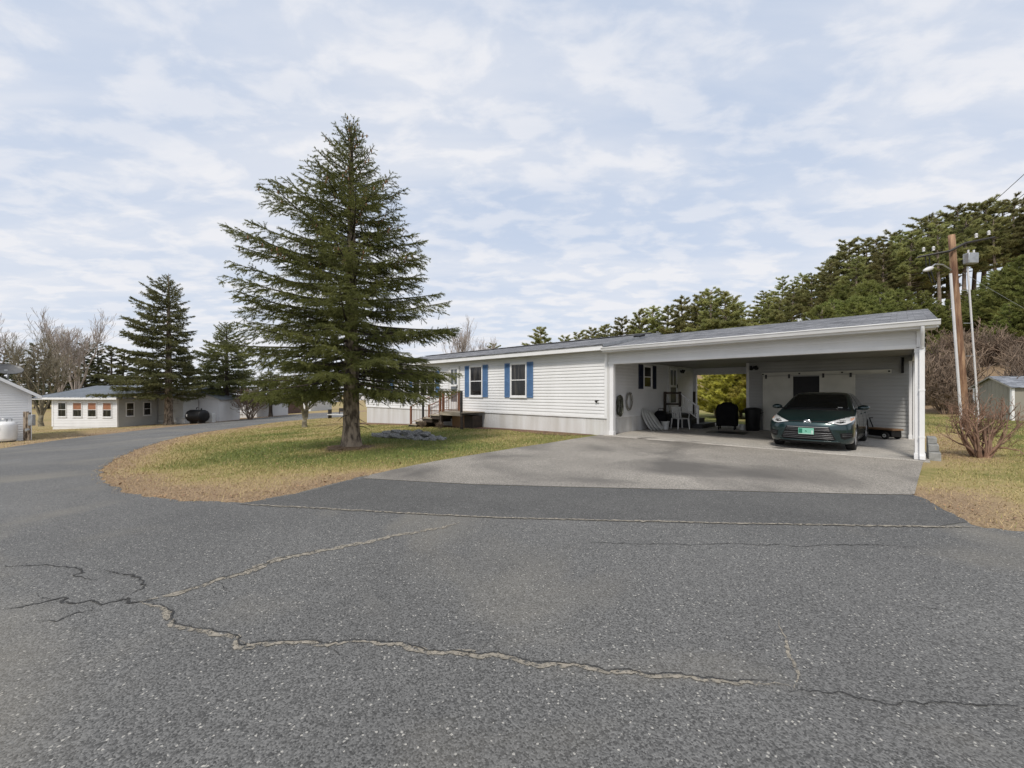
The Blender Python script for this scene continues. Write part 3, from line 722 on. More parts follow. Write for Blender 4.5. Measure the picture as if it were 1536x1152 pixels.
# fascia, soffit, roof
mb = MB(); mb.box(HL - .18, .02, -.36, -.34, 2.885, 3.05); mb.build('fascia', M['trim'], house, bevel=.004)
mb = MB(); mb.box(HL - .16, .0, -.338, -.02, 2.885, 2.91); mb.build('soffit', M['soffit'], house)
mb = MB()
RZ = 3.90
mb.prism([(-.39, 3.05), (-.39, 3.075), (HD / 2, RZ + .025), (HD + .39, 3.075), (HD + .39, 3.05), (HD / 2, RZ - .06)], HL - .2, .06, axis='x')
roof = mb.build('roof', M['shingle'], house)
mb = MB(); mb.add([(.0605, -.40, 2.98), (.0605, -.40, 3.08), (.0605, HD / 2, RZ + .03), (.0605, HD / 2, RZ - .1), (.075, -.40, 2.98), (.075, -.40, 3.08), (.075, HD / 2, RZ + .03), (.075, HD / 2, RZ - .1)], [(0, 1, 2, 3), (4, 7, 6, 5), (0, 4, 5, 1), (1, 5, 6, 2), (2, 6, 7, 3), (3, 7, 4, 0)]); mb.build('flashing', M['steel'], roof)
mb = MB(); mb.box(-.16, .10, HD / 2 - 1.9, HD / 2 - 1.45, 3.60, 3.67, R=rotx(rad(12))); mb.build('roof_vent', M['black'], roof)
mb = MB(); mb.box(HL + .5, -.3, HD / 2 - .16, HD / 2 + .16, RZ + .03, RZ + .055); mb.build('ridge_cap', M['shingle'], roof)
# windows and shutters on the front
F0 = I4.copy()
SH = shutter_mesh(.31, 1.42, M['shutter']); SH2 = shutter_mesh(.30, 1.30, M['shutter'])
for l, r, n in ((705.2, 724.7, 1), (766.3, 790.9, 1)):
    a0, a1 = sx(l), sx(r)
    window(house, F0, a0, a1, 1.27, 2.67)
    shutter(house, SH, F0, a0 - .325, 1.26); shutter(house, SH, F0, a1 + .015, 1.26)
a0, a1 = sx(619.9), sx(653.8)
window(house, F0, a0, a1, 1.22, 2.62, units=3)
shutter(house, SH2, F0, a0 - .32, 1.25); shutter(house, SH2, F0, a1 + .02, 1.25)
a0, a1 = sx(564.0), sx(586.0)
window(house, F0, a0, a1, 1.33, 2.60, units=2)
shutter(house, SH2, F0, a0 - .32, 1.28); shutter(house, SH2, F0, a1 + .02, 1.28)

def storm_door(parent, M4, a0, a1, z0, z1, inner):
    mb = MB(M4); f = .075
    mb.box(a0, a0 + f, -.07, 0, z0, z1); mb.box(a1 - f, a1, -.07, 0, z0, z1); mb.box(a0 + f, a1 - f, -.07, 0, z1 - f, z1); mb.box(a0 - .02, a1 + .02, -.09, 0, z0 - .03, z0 + .012)
    d = mb.build('door', M['door_white'], parent, bevel=.004)
    mb = MB(M4); b0, b1 = a0 + f, a1 - f; h = z1 - z0; g = .09
    mb.box(b0, b0 + g, -.06, -.02, z0 + .02, z1 - f); mb.box(b1 - g, b1, -.06, -.02, z0 + .02, z1 - f)
    for q in (z0 + .02, z0 + h * .53, z1 - f - g): mb.box(b0 + g, b1 - g, -.06, -.02, q, q + (g if q != z0 + .02 else .34))
    mb.box((b0 + b1) / 2 - .018, (b0 + b1) / 2 + .018, -.055, -.022, z0 + h * .53 + g, z1 - f - g)
    mb.build('storm_frame', M['trim'], d, bevel=.003)
    mb = MB(M4); mb.box(b0 + g * .8, b1 - g * .8, -.036, -.03, z0 + .3, z1 - f - g * .8); mb.build('pane', M['storm'], d)
    mb = MB(M4); mb.box(b0 + .02, b1 - .02, -.018, -.004, z0 + .02, z1 - f); mb.build('door_leaf', inner, d)
    mb = MB(M4); mb.box(b1 - .075, b1 - .045, -.10, -.06, z0 + 1.0, z0 + 1.16); mb.build('handle', M['dark_metal'], d, bevel=.006)
    return d
storm_door(house, F0, sx(674.2), sx(690.3), .66, 2.72, M['shutter'])
# end wall inside the carport: frame with x running along the depth, -y pointing into the carport
FE = frame((-.02, 0, 0), (0, 1, 0), (-1, 0, 0))
window(house, FE, 2.68, 3.44, 1.62, 2.53)
SHD = shutter_mesh(.36, .94, M['shutter_dark'])
shutter(house, SHD, FE, 2.30, 1.60); shutter(house, SHD, FE, 3.46, 1.60)
storm_door(house, FE, 5.06, 6.05, .66, 2.60, M['door_white'])
mb = MB(); mb.lathe([(.0, 0), (.06, 0), (.06, .03), (.035, .06), (.035, .1), (.0, .1)], 12); mb.M = None
mb2 = MB(frame((sx(895.0), -.016, 1.16), (1, 0, 0), (0, 0, 1), (0, -1, 0))); mb2.lathe([(0, 0), (.045, 0), (.045, .02), (.022, .03), (.022, .08), (0, .08)], 12)
mb2.tube([(.0, 0, .06), (.06, .02, .07), (.13, .02, .07)], .014, 6)
mb2.build('outdoor_tap', M['dark_metal'], house)

# ------------------------------------------------------------------ carport
CW = 7.65
RX, RY = 2.93, 5.5
carport = thing('carport', 'open white double carport with grey shingle roof sheltering the dark green car', 'carport', (HO[0], HO[1], 0), HROT)
mb = MB()
mb.prism([(-.42, 2.925), (-.42, 2.955), (HD / 2, 3.835), (HD + .42, 2.955), (HD + .42, 2.925), (HD / 2, 3.76)], .07, CW + .18, axis='x')
mb.box(.07, .6, -.405, -.36, 2.87, 2.925) if False else None
mb.build('roof', M['shingle'], carport)
# gutter with rolled lip, running past the end
mb = MB(); mb.prism([(-.375, 2.835), (-.46, 2.85), (-.49, 2.925), (-.505, 2.935), (-.505, 2.955), (-.485, 2.955), (-.475, 2.93), (-.45, 2.862), (-.375, 2.862)], .03, CW + .21, axis='x')
mb.box(.03, CW + .19, -.372, -.35, 2.80, 2.925); mb.build('gutter', M['trim'], carport)
mb = MB(); mb.box(.02, CW + .15, -.348, .0, 2.79, 2.81); mb.build('soffit', M['soffit'], carport)
mb = MB(); siding_mb(mb, (.08, -.005), (CW - .14, -.005), 2.50, 2.79, exp=.145); mb.box(.08, CW - .02, .0, .14, 2.44, 2.79); mb.build('beam', M['siding'], carport)
mb = MB(); mb.box(.05, CW - .13, -.035, .145, 2.415, 2.50); mb.box(.05, CW - .13, .146, .16, 2.43, 2.6); mb.build('beam_trim', M['trim'], carport, bevel=.004)
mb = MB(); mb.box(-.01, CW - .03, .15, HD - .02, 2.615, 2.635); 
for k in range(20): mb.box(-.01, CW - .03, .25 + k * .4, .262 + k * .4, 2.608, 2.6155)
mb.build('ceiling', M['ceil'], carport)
def post(x0, x1, y0, y1, z1=2.43, name='post'):
    mb = MB(); mb.box(x0, x1, y0, y1, .0, z1); mb.box(x0 - .012, x1 + .012, y0 - .012, y1 + .012, .0, .16); mb.box(x0 - .008, x1 + .008, y0 - .008, y1 + .008, z1 - .1, z1 - .002)
    return mb.build(name, M['trim'], carport, bevel=.005)
post(.085, .235, -.02, .13)
post(CW - .16, CW - .005, -.02, .14)
mb = MB(); mb.box(CW - .135, CW - .01, -.05, .0, 2.44, 2.80); mb.build('beam_cap', M['trim'], carport, bevel=.004)
post(CW - .19, CW - .125, 5.2, 5.28, 2.45)
# downspout on the right post, gable end above the open side
mb = MB(); mb.tube([(CW - .05, -.43, 2.84), (CW - .05, -.40, 2.72), (CW - .05, -.14, 2.5), (CW - .05, -.10, 2.42)], .034, 8); mb.box(CW - .09, CW - .01, -.10, -.036, .12, 2.44); mb.box(CW - .088, CW - .012, -.17, -.036, .045, .12)
for z in (.5, 1.5): mb.box(CW - .10, CW - .002, -.105, -.034, z, z + .035)
mb.build('downspout', M['trim'], carport)
mb = MB(); siding_mb(mb, (CW - .0, .15), (CW - .0, HD), 2.44, 2.84); mb.box(CW - .12, CW - .004, .15, HD, 2.44, 2.84); siding_mb(mb, (CW - .0, RY - .02), (CW - .0, HD), .10, 2.44); mb.box(CW - .10, CW - .004, RY - .015, HD, .03, 2.44)
mb.prism([(.0, 2.845), (HD, 2.845), (HD / 2, 3.70)], CW - .1, CW, axis='x')
mb.build('gable_wall', M['siding'], carport)
mb = MB(); 
for s in (1, -1):
    y0, y1 = (-.42, HD / 2) if s == 1 else (HD + .42, HD / 2)
    z0, z1 = 2.90, 3.78
    mb.add([(CW + .15, y0, z0 - .09), (CW + .15, y0, z0 + .03), (CW + .15, y1, z1 + .03), (CW + .15, y1, z1 - .09), (CW + .175, y0, z0 - .09), (CW + .175, y0, z0 + .03), (CW + .175, y1, z1 + .03), (CW + .175, y1, z1 - .09)],
           [(0, 1, 2, 3), (4, 7, 6, 5), (0, 4, 5, 1), (1, 5, 6, 2), (2, 6, 7, 3), (3, 7, 4, 0)])
mb.build('rake_board', M['trim'], carport)
mb = MB(); mb.add([(CW + .001, -.3, 2.80), (CW + .15, -.3, 2.80), (CW + .15, HD / 2, 3.69), (CW + .001, HD / 2, 3.69), (CW + .15, HD + .3, 2.80), (CW + .001, HD + .3, 2.80)], [(0, 1, 2, 3), (3, 2, 4, 5)]); mb.build('soffit', M['soffit'], carport)
# storage room across the back of the right bay
RX, RY = 2.93, 5.5
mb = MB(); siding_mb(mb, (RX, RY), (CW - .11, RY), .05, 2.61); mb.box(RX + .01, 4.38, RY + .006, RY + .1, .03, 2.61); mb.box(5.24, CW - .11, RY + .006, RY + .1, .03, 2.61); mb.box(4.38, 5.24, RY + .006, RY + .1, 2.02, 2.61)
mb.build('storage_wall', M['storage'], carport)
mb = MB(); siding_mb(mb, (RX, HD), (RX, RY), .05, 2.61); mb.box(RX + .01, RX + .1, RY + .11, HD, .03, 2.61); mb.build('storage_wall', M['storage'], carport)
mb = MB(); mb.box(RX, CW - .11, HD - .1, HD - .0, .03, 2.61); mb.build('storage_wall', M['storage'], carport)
mb = MB(); mb.box(RX - .03, RX + .07, RY - .03, RY + .08, .03, 2.61); mb.build('corner_trim', M['skirt'], carport, bevel=.004)
mb = MB(); mb.box(4.40, 5.22, RY - .022, RY - .014, .05, 2.04); mb.box(4.40, 5.22, RY + .5, RY + .6, .05, 2.04); mb.build('doorway_dark_fill', M['black'], carport)  # black sheets stand in for the unlit inside of the storage room
for a0, a1 in ((3.47, 4.43), (5.20, 6.17)):
    mb = MB(); mb.box(a0, a1, RY - .07, RY - .03, .05, 2.07)
    for q in (a0, a1 - .05): mb.box(q, q + .05, RY - .078, RY - .069, .05, 2.07)
    d = mb.build('sliding_door', M['slide'], carport, bevel=.004)
    for q in (a0 + .08, a1 - .15):
        mb = MB(); mb.box(q, q + .06, RY - .095, RY - .079, 1.98, 2.15); mb.build('hanger', M['dark_metal'], d, bevel=.004)
mb = MB(); mb.box(3.44, 7.06, RY - .06, RY - .016, 2.085, 2.10); mb.box(3.44, 7.06, RY - .10, RY - .016, 2.19, 2.205); mb.box(3.44, 7.06, RY - .03, RY - .0145, 2.10, 2.19)
mb.box(3.44, 7.06, RY - .10, RY - .09, 2.13, 2.19)
for q in (3.46, 4.6, 5.8, 6.98): mb.box(q, q + .05, RY - .115, RY - .09, 2.12, 2.17, mi=1)
mb.build('door_track', [M['slide'], M['dark_metal']], carport)
# rear opening of the left bay: header and jambs
mb = MB(); mb.box(-.02, RX + .02, HD - .12, HD, 2.30, 2.61); mb.build('rear_beam', M['siding'], carport)
mb = MB(); mb.box(.0, .12, HD - .14, HD + .01, .03, 2.30); mb.build('post', M['trim'], carport, bevel=.004)
for x, y, lab in ((RX + .25, RY - .02, 0), (.03, 6.35, 1)):
    o = thing('wall_lamp', 'dark flood lamp under the carport ceiling at the corner of the storage room' if lab == 0 else 'small dark lamp on the house wall right of the carport side door', 'lamp', (*Wd(x, y), 2.42), HROT - (0 if lab == 0 else rad(-90)))
    mb = MB(); mb.lathe([(0, 0), (.055, 0), (.055, .02), (0, .02)], 12, axis='y', c=(0, -.02, 0)); mb.tube([(0, -.02, 0), (0, -.09, .02)], .018, 6); mb.build('lamp_base', M['black'], o)
    for s in (-1, 1):
        mb = MB(frame((s * .09, -.11, 0), (1, 0, 0), (0, .8, .6), (0, -.6, .8))); mb.lathe([(.0, .07), (.035, .065), (.05, -.02), (.065, -.08), (.055, -.08), (0, -.06)], 12); mb.build('lamp_head', M['black'], o, smooth=False)
o = thing('hanging_hook', 'black iron bracket hanging high at the right end of the storage wall', 'bracket', (*Wd(7.32, 5.42), 2.3), HROT)
mb = MB(); mb.box(-.03, .03, -.02, .07, -.22, .26); mb.tube([(0, -.02, .2), (0, -.16, .18), (0, -.2, .0), (0, -.05, -.18)], .015, 6); mb.build('bracket', M['black'], o)
# block steps right of the post
o = thing('block_step', 'stack of grey concrete blocks stepping up beside the right carport post', 'step', (*Wd(CW + .06, .2), 0), HROT)
for i, (y0, y1, h) in enumerate(((0, 1.1, .17), (.22, 1.1, .32), (.5, 1.1, .45))):
    mb = MB(); mb.box(0, .19 - i * .02, y0, y1, -.05 if i == 0 else (.172, .322)[i - 1], h); mb.build('block', M['concrete_block'], o, bevel=.012)

# ------------------------------------------------------------------ porch and steps at the front door
porch = thing('porch_steps', 'weathered wooden entry steps with rusty red railing below the front door', 'steps', (HO[0], HO[1], 0), HROT)
PD = -1.25
mb = MB(); xs = np.arange(-7.75, -6.2, .14)
for x in xs: mb.box(x, x + .134, PD, -.03, .585, .62)
mb.box(-7.75, -6.2, PD, PD + .04, .46, .584); mb.box(-7.75, -7.71, PD + .04, -.04, .46, .584)
mb.build('landing', M['gray_wood'], porch, bevel=.004)
tr = ((-8.45, -7.72, .455), (-9.05, -8.3, .29), (-9.65, -8.9, .115), (-10.25, -9.5, -.06))
for x0, x1, z in tr:
    mb = MB(); mb.box(x0, x1, PD - .02, -.10, z - .045, z); mb.box(x0 + .02, x1 - .02, PD + .03, -.12, z - .20, z - .046, mi=1)
    mb.build('tread', [M['gray_wood'], M['dark_wood']], porch, bevel=.006)
for x in (-7.7, -6.28): 
    mb = MB(); mb.box(x, x + .09, PD + .01, PD + .1, G(*Wd(x, PD)) - .1, .46); mb.build('leg', M['dark_wood'], porch)
mb = MB(); mb.box(-7.6, -6.75, -.62, -.58, -.08, .45); mb.build('under_panel_or_shade', M['ply'], porch)
mb = MB(); mb.box(-6.75, -6.2, -.62, -.05, -.12, .45); mb.build('under_panel_or_shade', M['dark_wood'], porch)  # dark block painting the shade of the gap below the landing
def rail(name, a, b_, zt_a, zt_b, zb_a, zb_b, n, m, r=.014, posts=()):
    a = np.array(a); b_ = np.array(b_); mb = MB()
    mb.tube([(*a, zt_a), (*b_, zt_b)], .024, 6); mb.tube([(*a, zb_a + .09), (*b_, zb_b + .09)], .013, 5)
    for i in range(1, n):
        p = a + (b_ - a) * i / n; zt = zt_a + (zt_b - zt_a) * i / n; zb = zb_a + (zb_b - zb_a) * i / n
        mb.tube([(*p, zb + .09), (*p, zt)], r * .62, 5)
    return mb.build(name, m, porch)
rail('railing', (-7.7, PD + .03), (-6.25, PD + .03), 1.50, 1.50, .60, .60, 9, M['rail_brown'])
rail('railing', (-7.72, -.12), (-7.72, PD + .05), 1.50, 1.50, .60, .60, 9, M['rust'])
rail('railing', (-10.0, PD + .02), (-7.75, PD + .03), .78, 1.50, -.06, .50, 9, M['rail_brown'])
rail('railing', (-10.1, -.14), (-7.75, -.12), .78, 1.50, -.06, .50, 9, M['rust'])
for x, y, z0, z1, m_ in ((-7.72, PD + .04, .46, 1.53, 'rust'), (-7.5, PD + .04, .60, 1.5, 'rust'), (-6.24, PD + .04, .46, 1.53, 'dark_metal'), (-10.05, -.14, -.2, .86, 'rust'), (-9.0, PD + .02, .2, 1.0, 'dark_metal'), (-10.0, PD + .02, -.1, .8, 'rust'), (-7.74, -.12, .60, 1.53, 'rust')):
    mb = MB(); mb.box(x - .04, x + .04, y - .04, y + .04, z0, z1); mb.build('newel', M[m_], porch, bevel=.006)

# ------------------------------------------------------------------ things stored in the carport
Z0 = .03
def cp(name, label, cat, x, y, rz=0, group=None, z=Z0): return thing(name, label, cat, (*Wd(x, y), z), HROT + rz, group)
# oval table tops leaning on the skirting
labs = ['white oval plastic table top leaning on the house wall, nearest the front post', 'white oval table top second from the front in the leaning row by the house wall', 'white oval table top third in the leaning row, in front of the garden chair', 'white oval table top last in the leaning row, closest to the garden chair']
for i in range(4):
    o = cp('table_top', labs[i], 'table top', .40 + .115 * i, 2.62 + i * .06, rad(-4 + 3 * i), 'oval table tops leaning against the wall')
    th = np.linspace(0, 2 * math.pi, 28, endpoint=False); T = rad(26 + 3 * i)
    mb = MB(frame((0, 0, 0), (-math.sin(T), 0, math.cos(T)), (0, 1, 0), (-math.cos(T), 0, -math.sin(T))))
    ov = [(.46 + .46 * np.cos(t), .23 * np.sin(t)) for t in th]
    mb.prism(ov, 0, .022)
    o2 = mb.build('panel', M['plastic_white'], o, bevel=.006)
    mb = MB(mb.M); ov2 = [(.46 + .41 * np.cos(t), .185 * np.sin(t)) for t in th]; mb.prism(ov2, -.014, -.001); mb.build('raised_rim', M['plastic_white'], o, bevel=.004)
# garden chair
ch = cp('garden_chair', 'white resin garden chair with armrests facing the leaning oval panels', 'chair', .95, 3.9, rad(55))
mb = MB(); mb.box(-.22, .22, -.24, .2, .40, .43); mb.build('seat', M['plastic_white'], ch, bevel=.01)
mb = MB()
for i in range(5): mb.box(-.2 + i * .085, -.14 + i * .085, .19, .215, .43, .82, R=rotx(rad(-10)), about=(0, .2, .43))
mb.box(-.22, .22, .185, .22, .80, .87, R=rotx(rad(-10)), about=(0, .2, .43)); mb.build('backrest', M['plastic_white'], ch, bevel=.008)
for s in (-1, 1):
    for y in (-.22, .2):
        mb = MB(); mb.tube([(s * .25, y * 1.12, 0), (s * .22, y, .42)], [.022, .034], 6); mb.build('leg', M['plastic_white'], ch)
    mb = MB(); mb.tube([(s * .23, -.22, .42), (s * .25, -.23, .60), (s * .25, -.15, .64), (s * .25, .12, .66), (s * .22, .24, .66)], .022, 6); mb.build('armrest', M['plastic_white'], ch)
o = cp('storage_bag', 'lumpy black vinyl bag slumped on the floor behind the garden chair', 'bag', .35, 3.55, 0)
bm = bmesh.new(); bmesh.ops.create_icosphere(bm, subdivisions=4, radius=.5)
for v in bm.verts:
    n = mnoise.noise_vector(v.co * 3.1); v.co = Vector((v.co.x * .62, v.co.y * .80, max(v.co.z + .42, 0) * .78)) + n * .05
me = bpy.data.meshes.new('bag_body'); bm.to_mesh(me); bm.free(); me.materials.append(M['cloth_black']); q = bpy.data.objects.new('bag_body', me); COL.objects.link(q); q.parent = o
for p in me.polygons: p.use_smooth = True
mb = MB(); mb.tube([(-.1, -.1, .70), (-.08, -.05, .80), (.05, .05, .80), (.1, .1, .70)], .012, 6); mb.build('handle', M['black'], o)
o = cp('bucket', 'white plastic pail sitting between black bag and garden chair', 'bucket', .62, 3.28)
mb = MB(); mb.lathe([(0, 0), (.12, 0), (.155, .30), (.165, .30), (.165, .32), (.145, .32), (.11, .02), (0, .02)], 20); mb.build('pail', M['plastic_white'], o, smooth=False)
mb = MB(); mb.tube([(-.155, 0, .30), (-.13, -.08, .22), (0, -.16, .15), (.13, -.08, .22), (.155, 0, .30)], .006, 5); mb.build('handle', M['steel'], o)
# side steps
st = cp('side_steps', 'dark wooden steps with a white handrail at the side door inside the carport', 'steps', 0, 0, z=0)
mb = MB(); 
for k in range(6): mb.box(.0 + k * .128, .122 + k * .128, 4.55, 6.25, .52, .56)
mb.box(.0, .75, 4.56, 4.60, .03, .519); mb.box(.71, .75, 4.61, 6.24, .03, .519); mb.build('landing', M['deck_dark'], st, bevel=.004)
for x0, x1, z in ((.752, 1.16, .385), (1.162, 1.58, .21)):
    mb = MB(); mb.box(x0, x1, 4.6, 6.2, z - .04, z); mb.box(x0, x1 - .03, 4.63, 6.17, .03, z - .041); mb.build('tread', M['deck_dark'], st, bevel=.005)
for x, y, z0, z1 in ((.06, 4.60, .56, 1.50), (.68, 4.60, .56, 1.50), (.68, 6.20, .56, 1.5)):
    mb = MB(); mb.box(x - .045, x + .045, y - .045, y + .045, z0, z1); mb.build('newel', M['dark_wood'], st, bevel=.005)
mb = MB(); mb.box(.06, .68, 4.575, 4.625, 1.40, 1.48); mb.build('railing', M['dark_wood'], st)
mb = MB(); mb.box(.06, .68, 4.58, 4.62, .95, 1.02); mb.build('railing', M['dark_wood'], st)
mb = MB(); mb.tube([(.70, 4.62, 1.42), (1.38, 4.62, .90)], .03, 6); mb.tube([(.70, 4.62, .92), (1.38, 4.62, .42)], .02, 6); mb.build('handrail', M['trim'], st)
mb = MB(); mb.box(1.35, 1.42, 4.585, 4.655, .215, .95); mb.build('newel', M['trim'], st, bevel=.004)
mb = MB()
for k in range(5): mb.box(.80 + k * .115, .822 + k * .115, 4.61, 4.63, .86 - k * .085, 1.34 - k * .088)
mb.build('baluster_panel', M['trim'], st)
# covered grill
gx_, gy_ = 2.35, 5.0
g = cp('covered_grill', 'barbecue grill under a black cover standing in front of the bright rear opening', 'grill', gx_, gy_, rad(8))
bm = bmesh.new(); bmesh.ops.create_cube(bm, size=1.0); bmesh.ops.subdivide_edges(bm, edges=bm.edges[:], cuts=10, use_grid_fill=True)
for v in bm.verts:
    x, y, z = v.co; u = z + .5
    sh = 1 - .34 * max(0, (u - .72) / .28) ** 2
    n = mnoise.noise_vector(Vector((x * 5, y * 5, z * 3)))
    v.co = Vector((x * .70 * sh + n.x * .02, y * .55 * sh + n.y * .02, .14 + u * .92 - .12 * (abs(x) * 2) ** 3 * (u > .95) + n.z * .01))
me = bpy.data.meshes.new('cover'); bm.to_mesh(me); bm.free(); me.materials.append(M['cloth_black']); q = bpy.data.objects.new('cover', me); COL.objects.link(q); q.parent = g
for p in me.polygons: p.use_smooth = True
for sx_, sy_ in ((-1, -1), (1, -1), (-1, 1), (1, 1)):
    mb = MB(); mb.tube([(sx_ * .27, sy_ * .2, .04), (sx_ * .27, sy_ * .2, .2)], .018, 6); mb.build('leg', M['black'], g)
    mb = MB(); mb.lathe([(0, -.02), (.05, -.02), (.055, 0), (.05, .02), (0, .02)], 12, axis='x', c=(sx_ * .27, sy_ * .2, .055)); mb.build('caster', M['black'], g)
o = cp('pail', 'small white bucket on the floor between the covered grill and trash can', 'bucket', 2.86, 5.12)
mb = MB(); mb.lathe([(0, 0), (.085, 0), (.105, .2), (.112, .2), (.112, .215), (.098, .215), (.08, .015), (0, .015)], 18); mb.build('body', M['plastic_white'], o)
mb = MB(); mb.tube([(-.105, 0, .2), (-.07, -.09, .13), (.07, -.09, .13), (.105, 0, .2)], .005, 5); mb.build('handle', M['steel'], o)
# trash can
t_ = cp('trash_can', 'round black trash can against the storage room wall left of the car', 'trash can', 3.22, 5.05)
mb = MB(); mb.lathe([(0, 0), (.21, 0), (.225, .05), (.265, .74), (.285, .74), (.285, .775), (.0, .775)], 28); mb.build('bin', M['black'], t_, smooth=False)
mb = MB(); mb.lathe([(.292, .76), (.292, .80), (.25, .84), (.1, .87), (0, .872)], 28); mb.build('lid', M['black'], t_)
for s in (-1, 1):
    mb = MB(); mb.tube([(s * .27, -.06, .66), (s * .34, -.05, .69), (s * .34, .05, .69), (s * .27, .06, .66)], .015, 6); mb.build('handle', M['black'], t_)
# rubber mat on the slab
o = cp('rubber_mat', 'flat black rubber mat lying on the concrete before the grill', 'mat', 2.75, 3.55, rad(4))
mb = MB(); mb.box(-.62, .62, -.38, .38, 0, .014); mb.build('mat_sheet', M['black'], o, bevel=.006)
mb = MB()
for k in range(12): mb.box(-.56 + k * .1, -.53 + k * .1, -.34, .34, .0142, .019)
mb.build('ribs', M['black'], o)
# tool cart behind the car
o = cp('tool_cart', 'low black cart with a brown wooden lid and white hubbed wheel behind the car', 'cart', 6.95, 4.85, rad(-38))
mb = MB(); mb.box(-.42, .30, -.18, .18, .08, .27); mb.build('body', M['black'], o, bevel=.02)
mb = MB(); mb.box(-.46, .34, -.20, .20, .275, .325); mb.build('lid', M['ply'], o, bevel=.006)
for s in (-1, 1):
    mb = MB(); mb.lathe([(0, -.03), (.10, -.03), (.115, -.015), (.115, .015), (.10, .03), (0, .03)], 18, axis='y', c=(.14, s * .22, .115)); wv_ = mb.build('wheel', M['rubber'], o)
    mb = MB(); mb.lathe([(.018, -.034), (.055, -.034), (.055, .034), (.018, .034)], 14, axis='y', c=(.14, s * .222, .115)); mb.build('hub', M['plastic_white'], wv_)
mb = MB(); mb.tube([(-.40, 0, .3), (-.5, 0, .55), (-.52, 0, .62)], .016, 6); mb.tube([(-.52, -.12, .62), (-.52, .12, .62)], .016, 6); mb.build('handle', M['black'], o)
# coils on the end wall
rr = random.Random(4)
def coil(name, label, cat, y, z, R, n, m_, tube_r, hang):
    o = thing(name, label, cat, (*Wd(.0, y), z), HROT)
    mb = MB()
    for i in range(n):
        a = R * rr.uniform(.75, 1.05); dz = rr.uniform(-.04, .02); dy = rr.uniform(-.03, .03)
        th = np.linspace(0, 2 * math.pi, 28)
        mb.tube(np.stack([.03 + .012 * i + .01 * np.sin(3 * th + i), dy + a * .72 * np.sin(th), dz + a * hang * np.cos(th)], -1), tube_r, 5, cap=False)
    mb.build('loops', m_, o)
    mb = MB(); mb.tube([(-.02, 0, R * hang * .8), (.13, 0, R * hang * .8), (.15, 0, R * hang * .95)], .012, 6); mb.build('hook', M['dark_metal'], o)
coil('garden_hose', 'dark green rubber hose coiled low on the house wall by the front post', 'hose', .72, 1.0, .24, 8, M['hose'], .017, 1.45)
coil('extension_cord', 'loosely looped tan extension cord hung on the wall beside the dark hose', 'cord', 1.45, 1.16, .27, 5, M['hose_tan'], .012, 1.15)
# ------------------------------------------------------------------ the parked sedan
CZ = np.array([.17, .20, .26, .34, .44, .55, .62, .68, .735, .78, .83, .88, .92, .96, .99, 1.02, 1.10, 1.20, 1.30, 1.375, 1.415, 1.44, 1.455])
CYF = np.array([.14, .06, .03, .015, .005, .0, .015, .04, .10, .22, .40, .62, .82, 1.02, 1.14, 1.20, 1.36, 1.57, 1.79, 1.99, 2.14, 2.32, 2.62])
CCF = np.array([.55, .56, .56, .55, .54, .54, .55, .56, .60, .64, .66, .64, .58, .46, .34, .27, .25, .24, .23, .22, .22, .25, .3])
CWD = np.array([.80, .845, .868, .880, .886, .888, .888, .886, .882, .876, .868, .858, .848, .832, .812, .785, .750, .706, .655, .605, .555, .45, .18])
CYR = np.array([4.46, 4.54, 4.59, 4.62, 4.63, 4.63, 4.62, 4.62, 4.61, 4.60, 4.59, 4.57, 4.55, 4.50, 4.42, 4.22, 4.05, 3.86, 3.66, 3.48, 3.34, 3.15, 2.85])
CN = 2.7
def cpar(z): return [np.interp(z, CZ, a) for a in (CYF, CCF, CWD, CYR)]
def cfront(x, z):
    yf, cf, W_, yr = cpar(z); q = np.clip(np.abs(x) / W_, 0, .995)
    return yf + cf * (1 - (1 - q ** CN) ** (1 / CN))
car = thing('parked_car', 'dark green compact sedan parked nose out in the carport with a mint green licence plate', 'car', (*Wd(5.57, .04), Z0), HROT + rad(-1.5))
def paint(name, base, base2):
    m = mat(name, base, .3, base2, scale=2, metal=.45, spec=.5, coat=1.0); return m
M['car'] = paint('dark_green_metallic', (.006, .028, .031), (.005, .024, .027))
M['lamp_lens'] = mat('headlamp_lens', (.60, .61, .62), .08, (.50, .51, .52), scale=5, spec=.6, coat=1)
M['amber'] = mat('amber_reflector', (.55, .24, .12), .2, (.5, .2, .1))
M['plate'] = mat('mint_plate', (.20, .50, .38), .4, (.17, .44, .33))
M['plate_dark'] = mat('plate_dark_green', (.015, .16, .10), .4, (.01, .13, .08))
M['plate_pale'] = mat('plate_pale', (.52, .66, .60), .4, (.48, .62, .56))
zs = np.unique(np.concatenate([np.linspace(a, b, 4)[:-1] for a, b in zip(CZ[:-1], CZ[1:])] + [[1.455]]))
th = np.linspace(0, math.pi / 2, 17); rowsV = []
for z in zs:
    yf, cf, W_, yr = cpar(z); cr = min(.35, (yr - yf) * .2)
    fx = W_ * np.sin(th) ** (2 / CN); fy = yf + cf * (1 - np.cos(th) ** (2 / CN))
    if yf + cf > yr - cr - .1: cf2 = (yr - cr - .1 - yf); fy = yf + cf2 * (1 - np.cos(th) ** (2 / CN))
    syy = np.linspace(fy[-1], yr - cr, 26)[1:-1]
    rx_ = W_ * np.sin(th[::-1]) ** (2 / CN); ry_ = yr - cr * (1 - np.cos(th[::-1]) ** (2 / CN))
    hx = np.concatenate([fx, np.full(len(syy), W_), rx_]); hy = np.concatenate([fy, syy, ry_])
    X = np.concatenate([hx, -hx[1:-1][::-1]]); Y = np.concatenate([hy, hy[1:-1][::-1]])
    # pull the sides in slightly between shoulder and sill for a waist line
    rowsV.append(np.stack([X, Y, np.full(len(X), z)], -1))
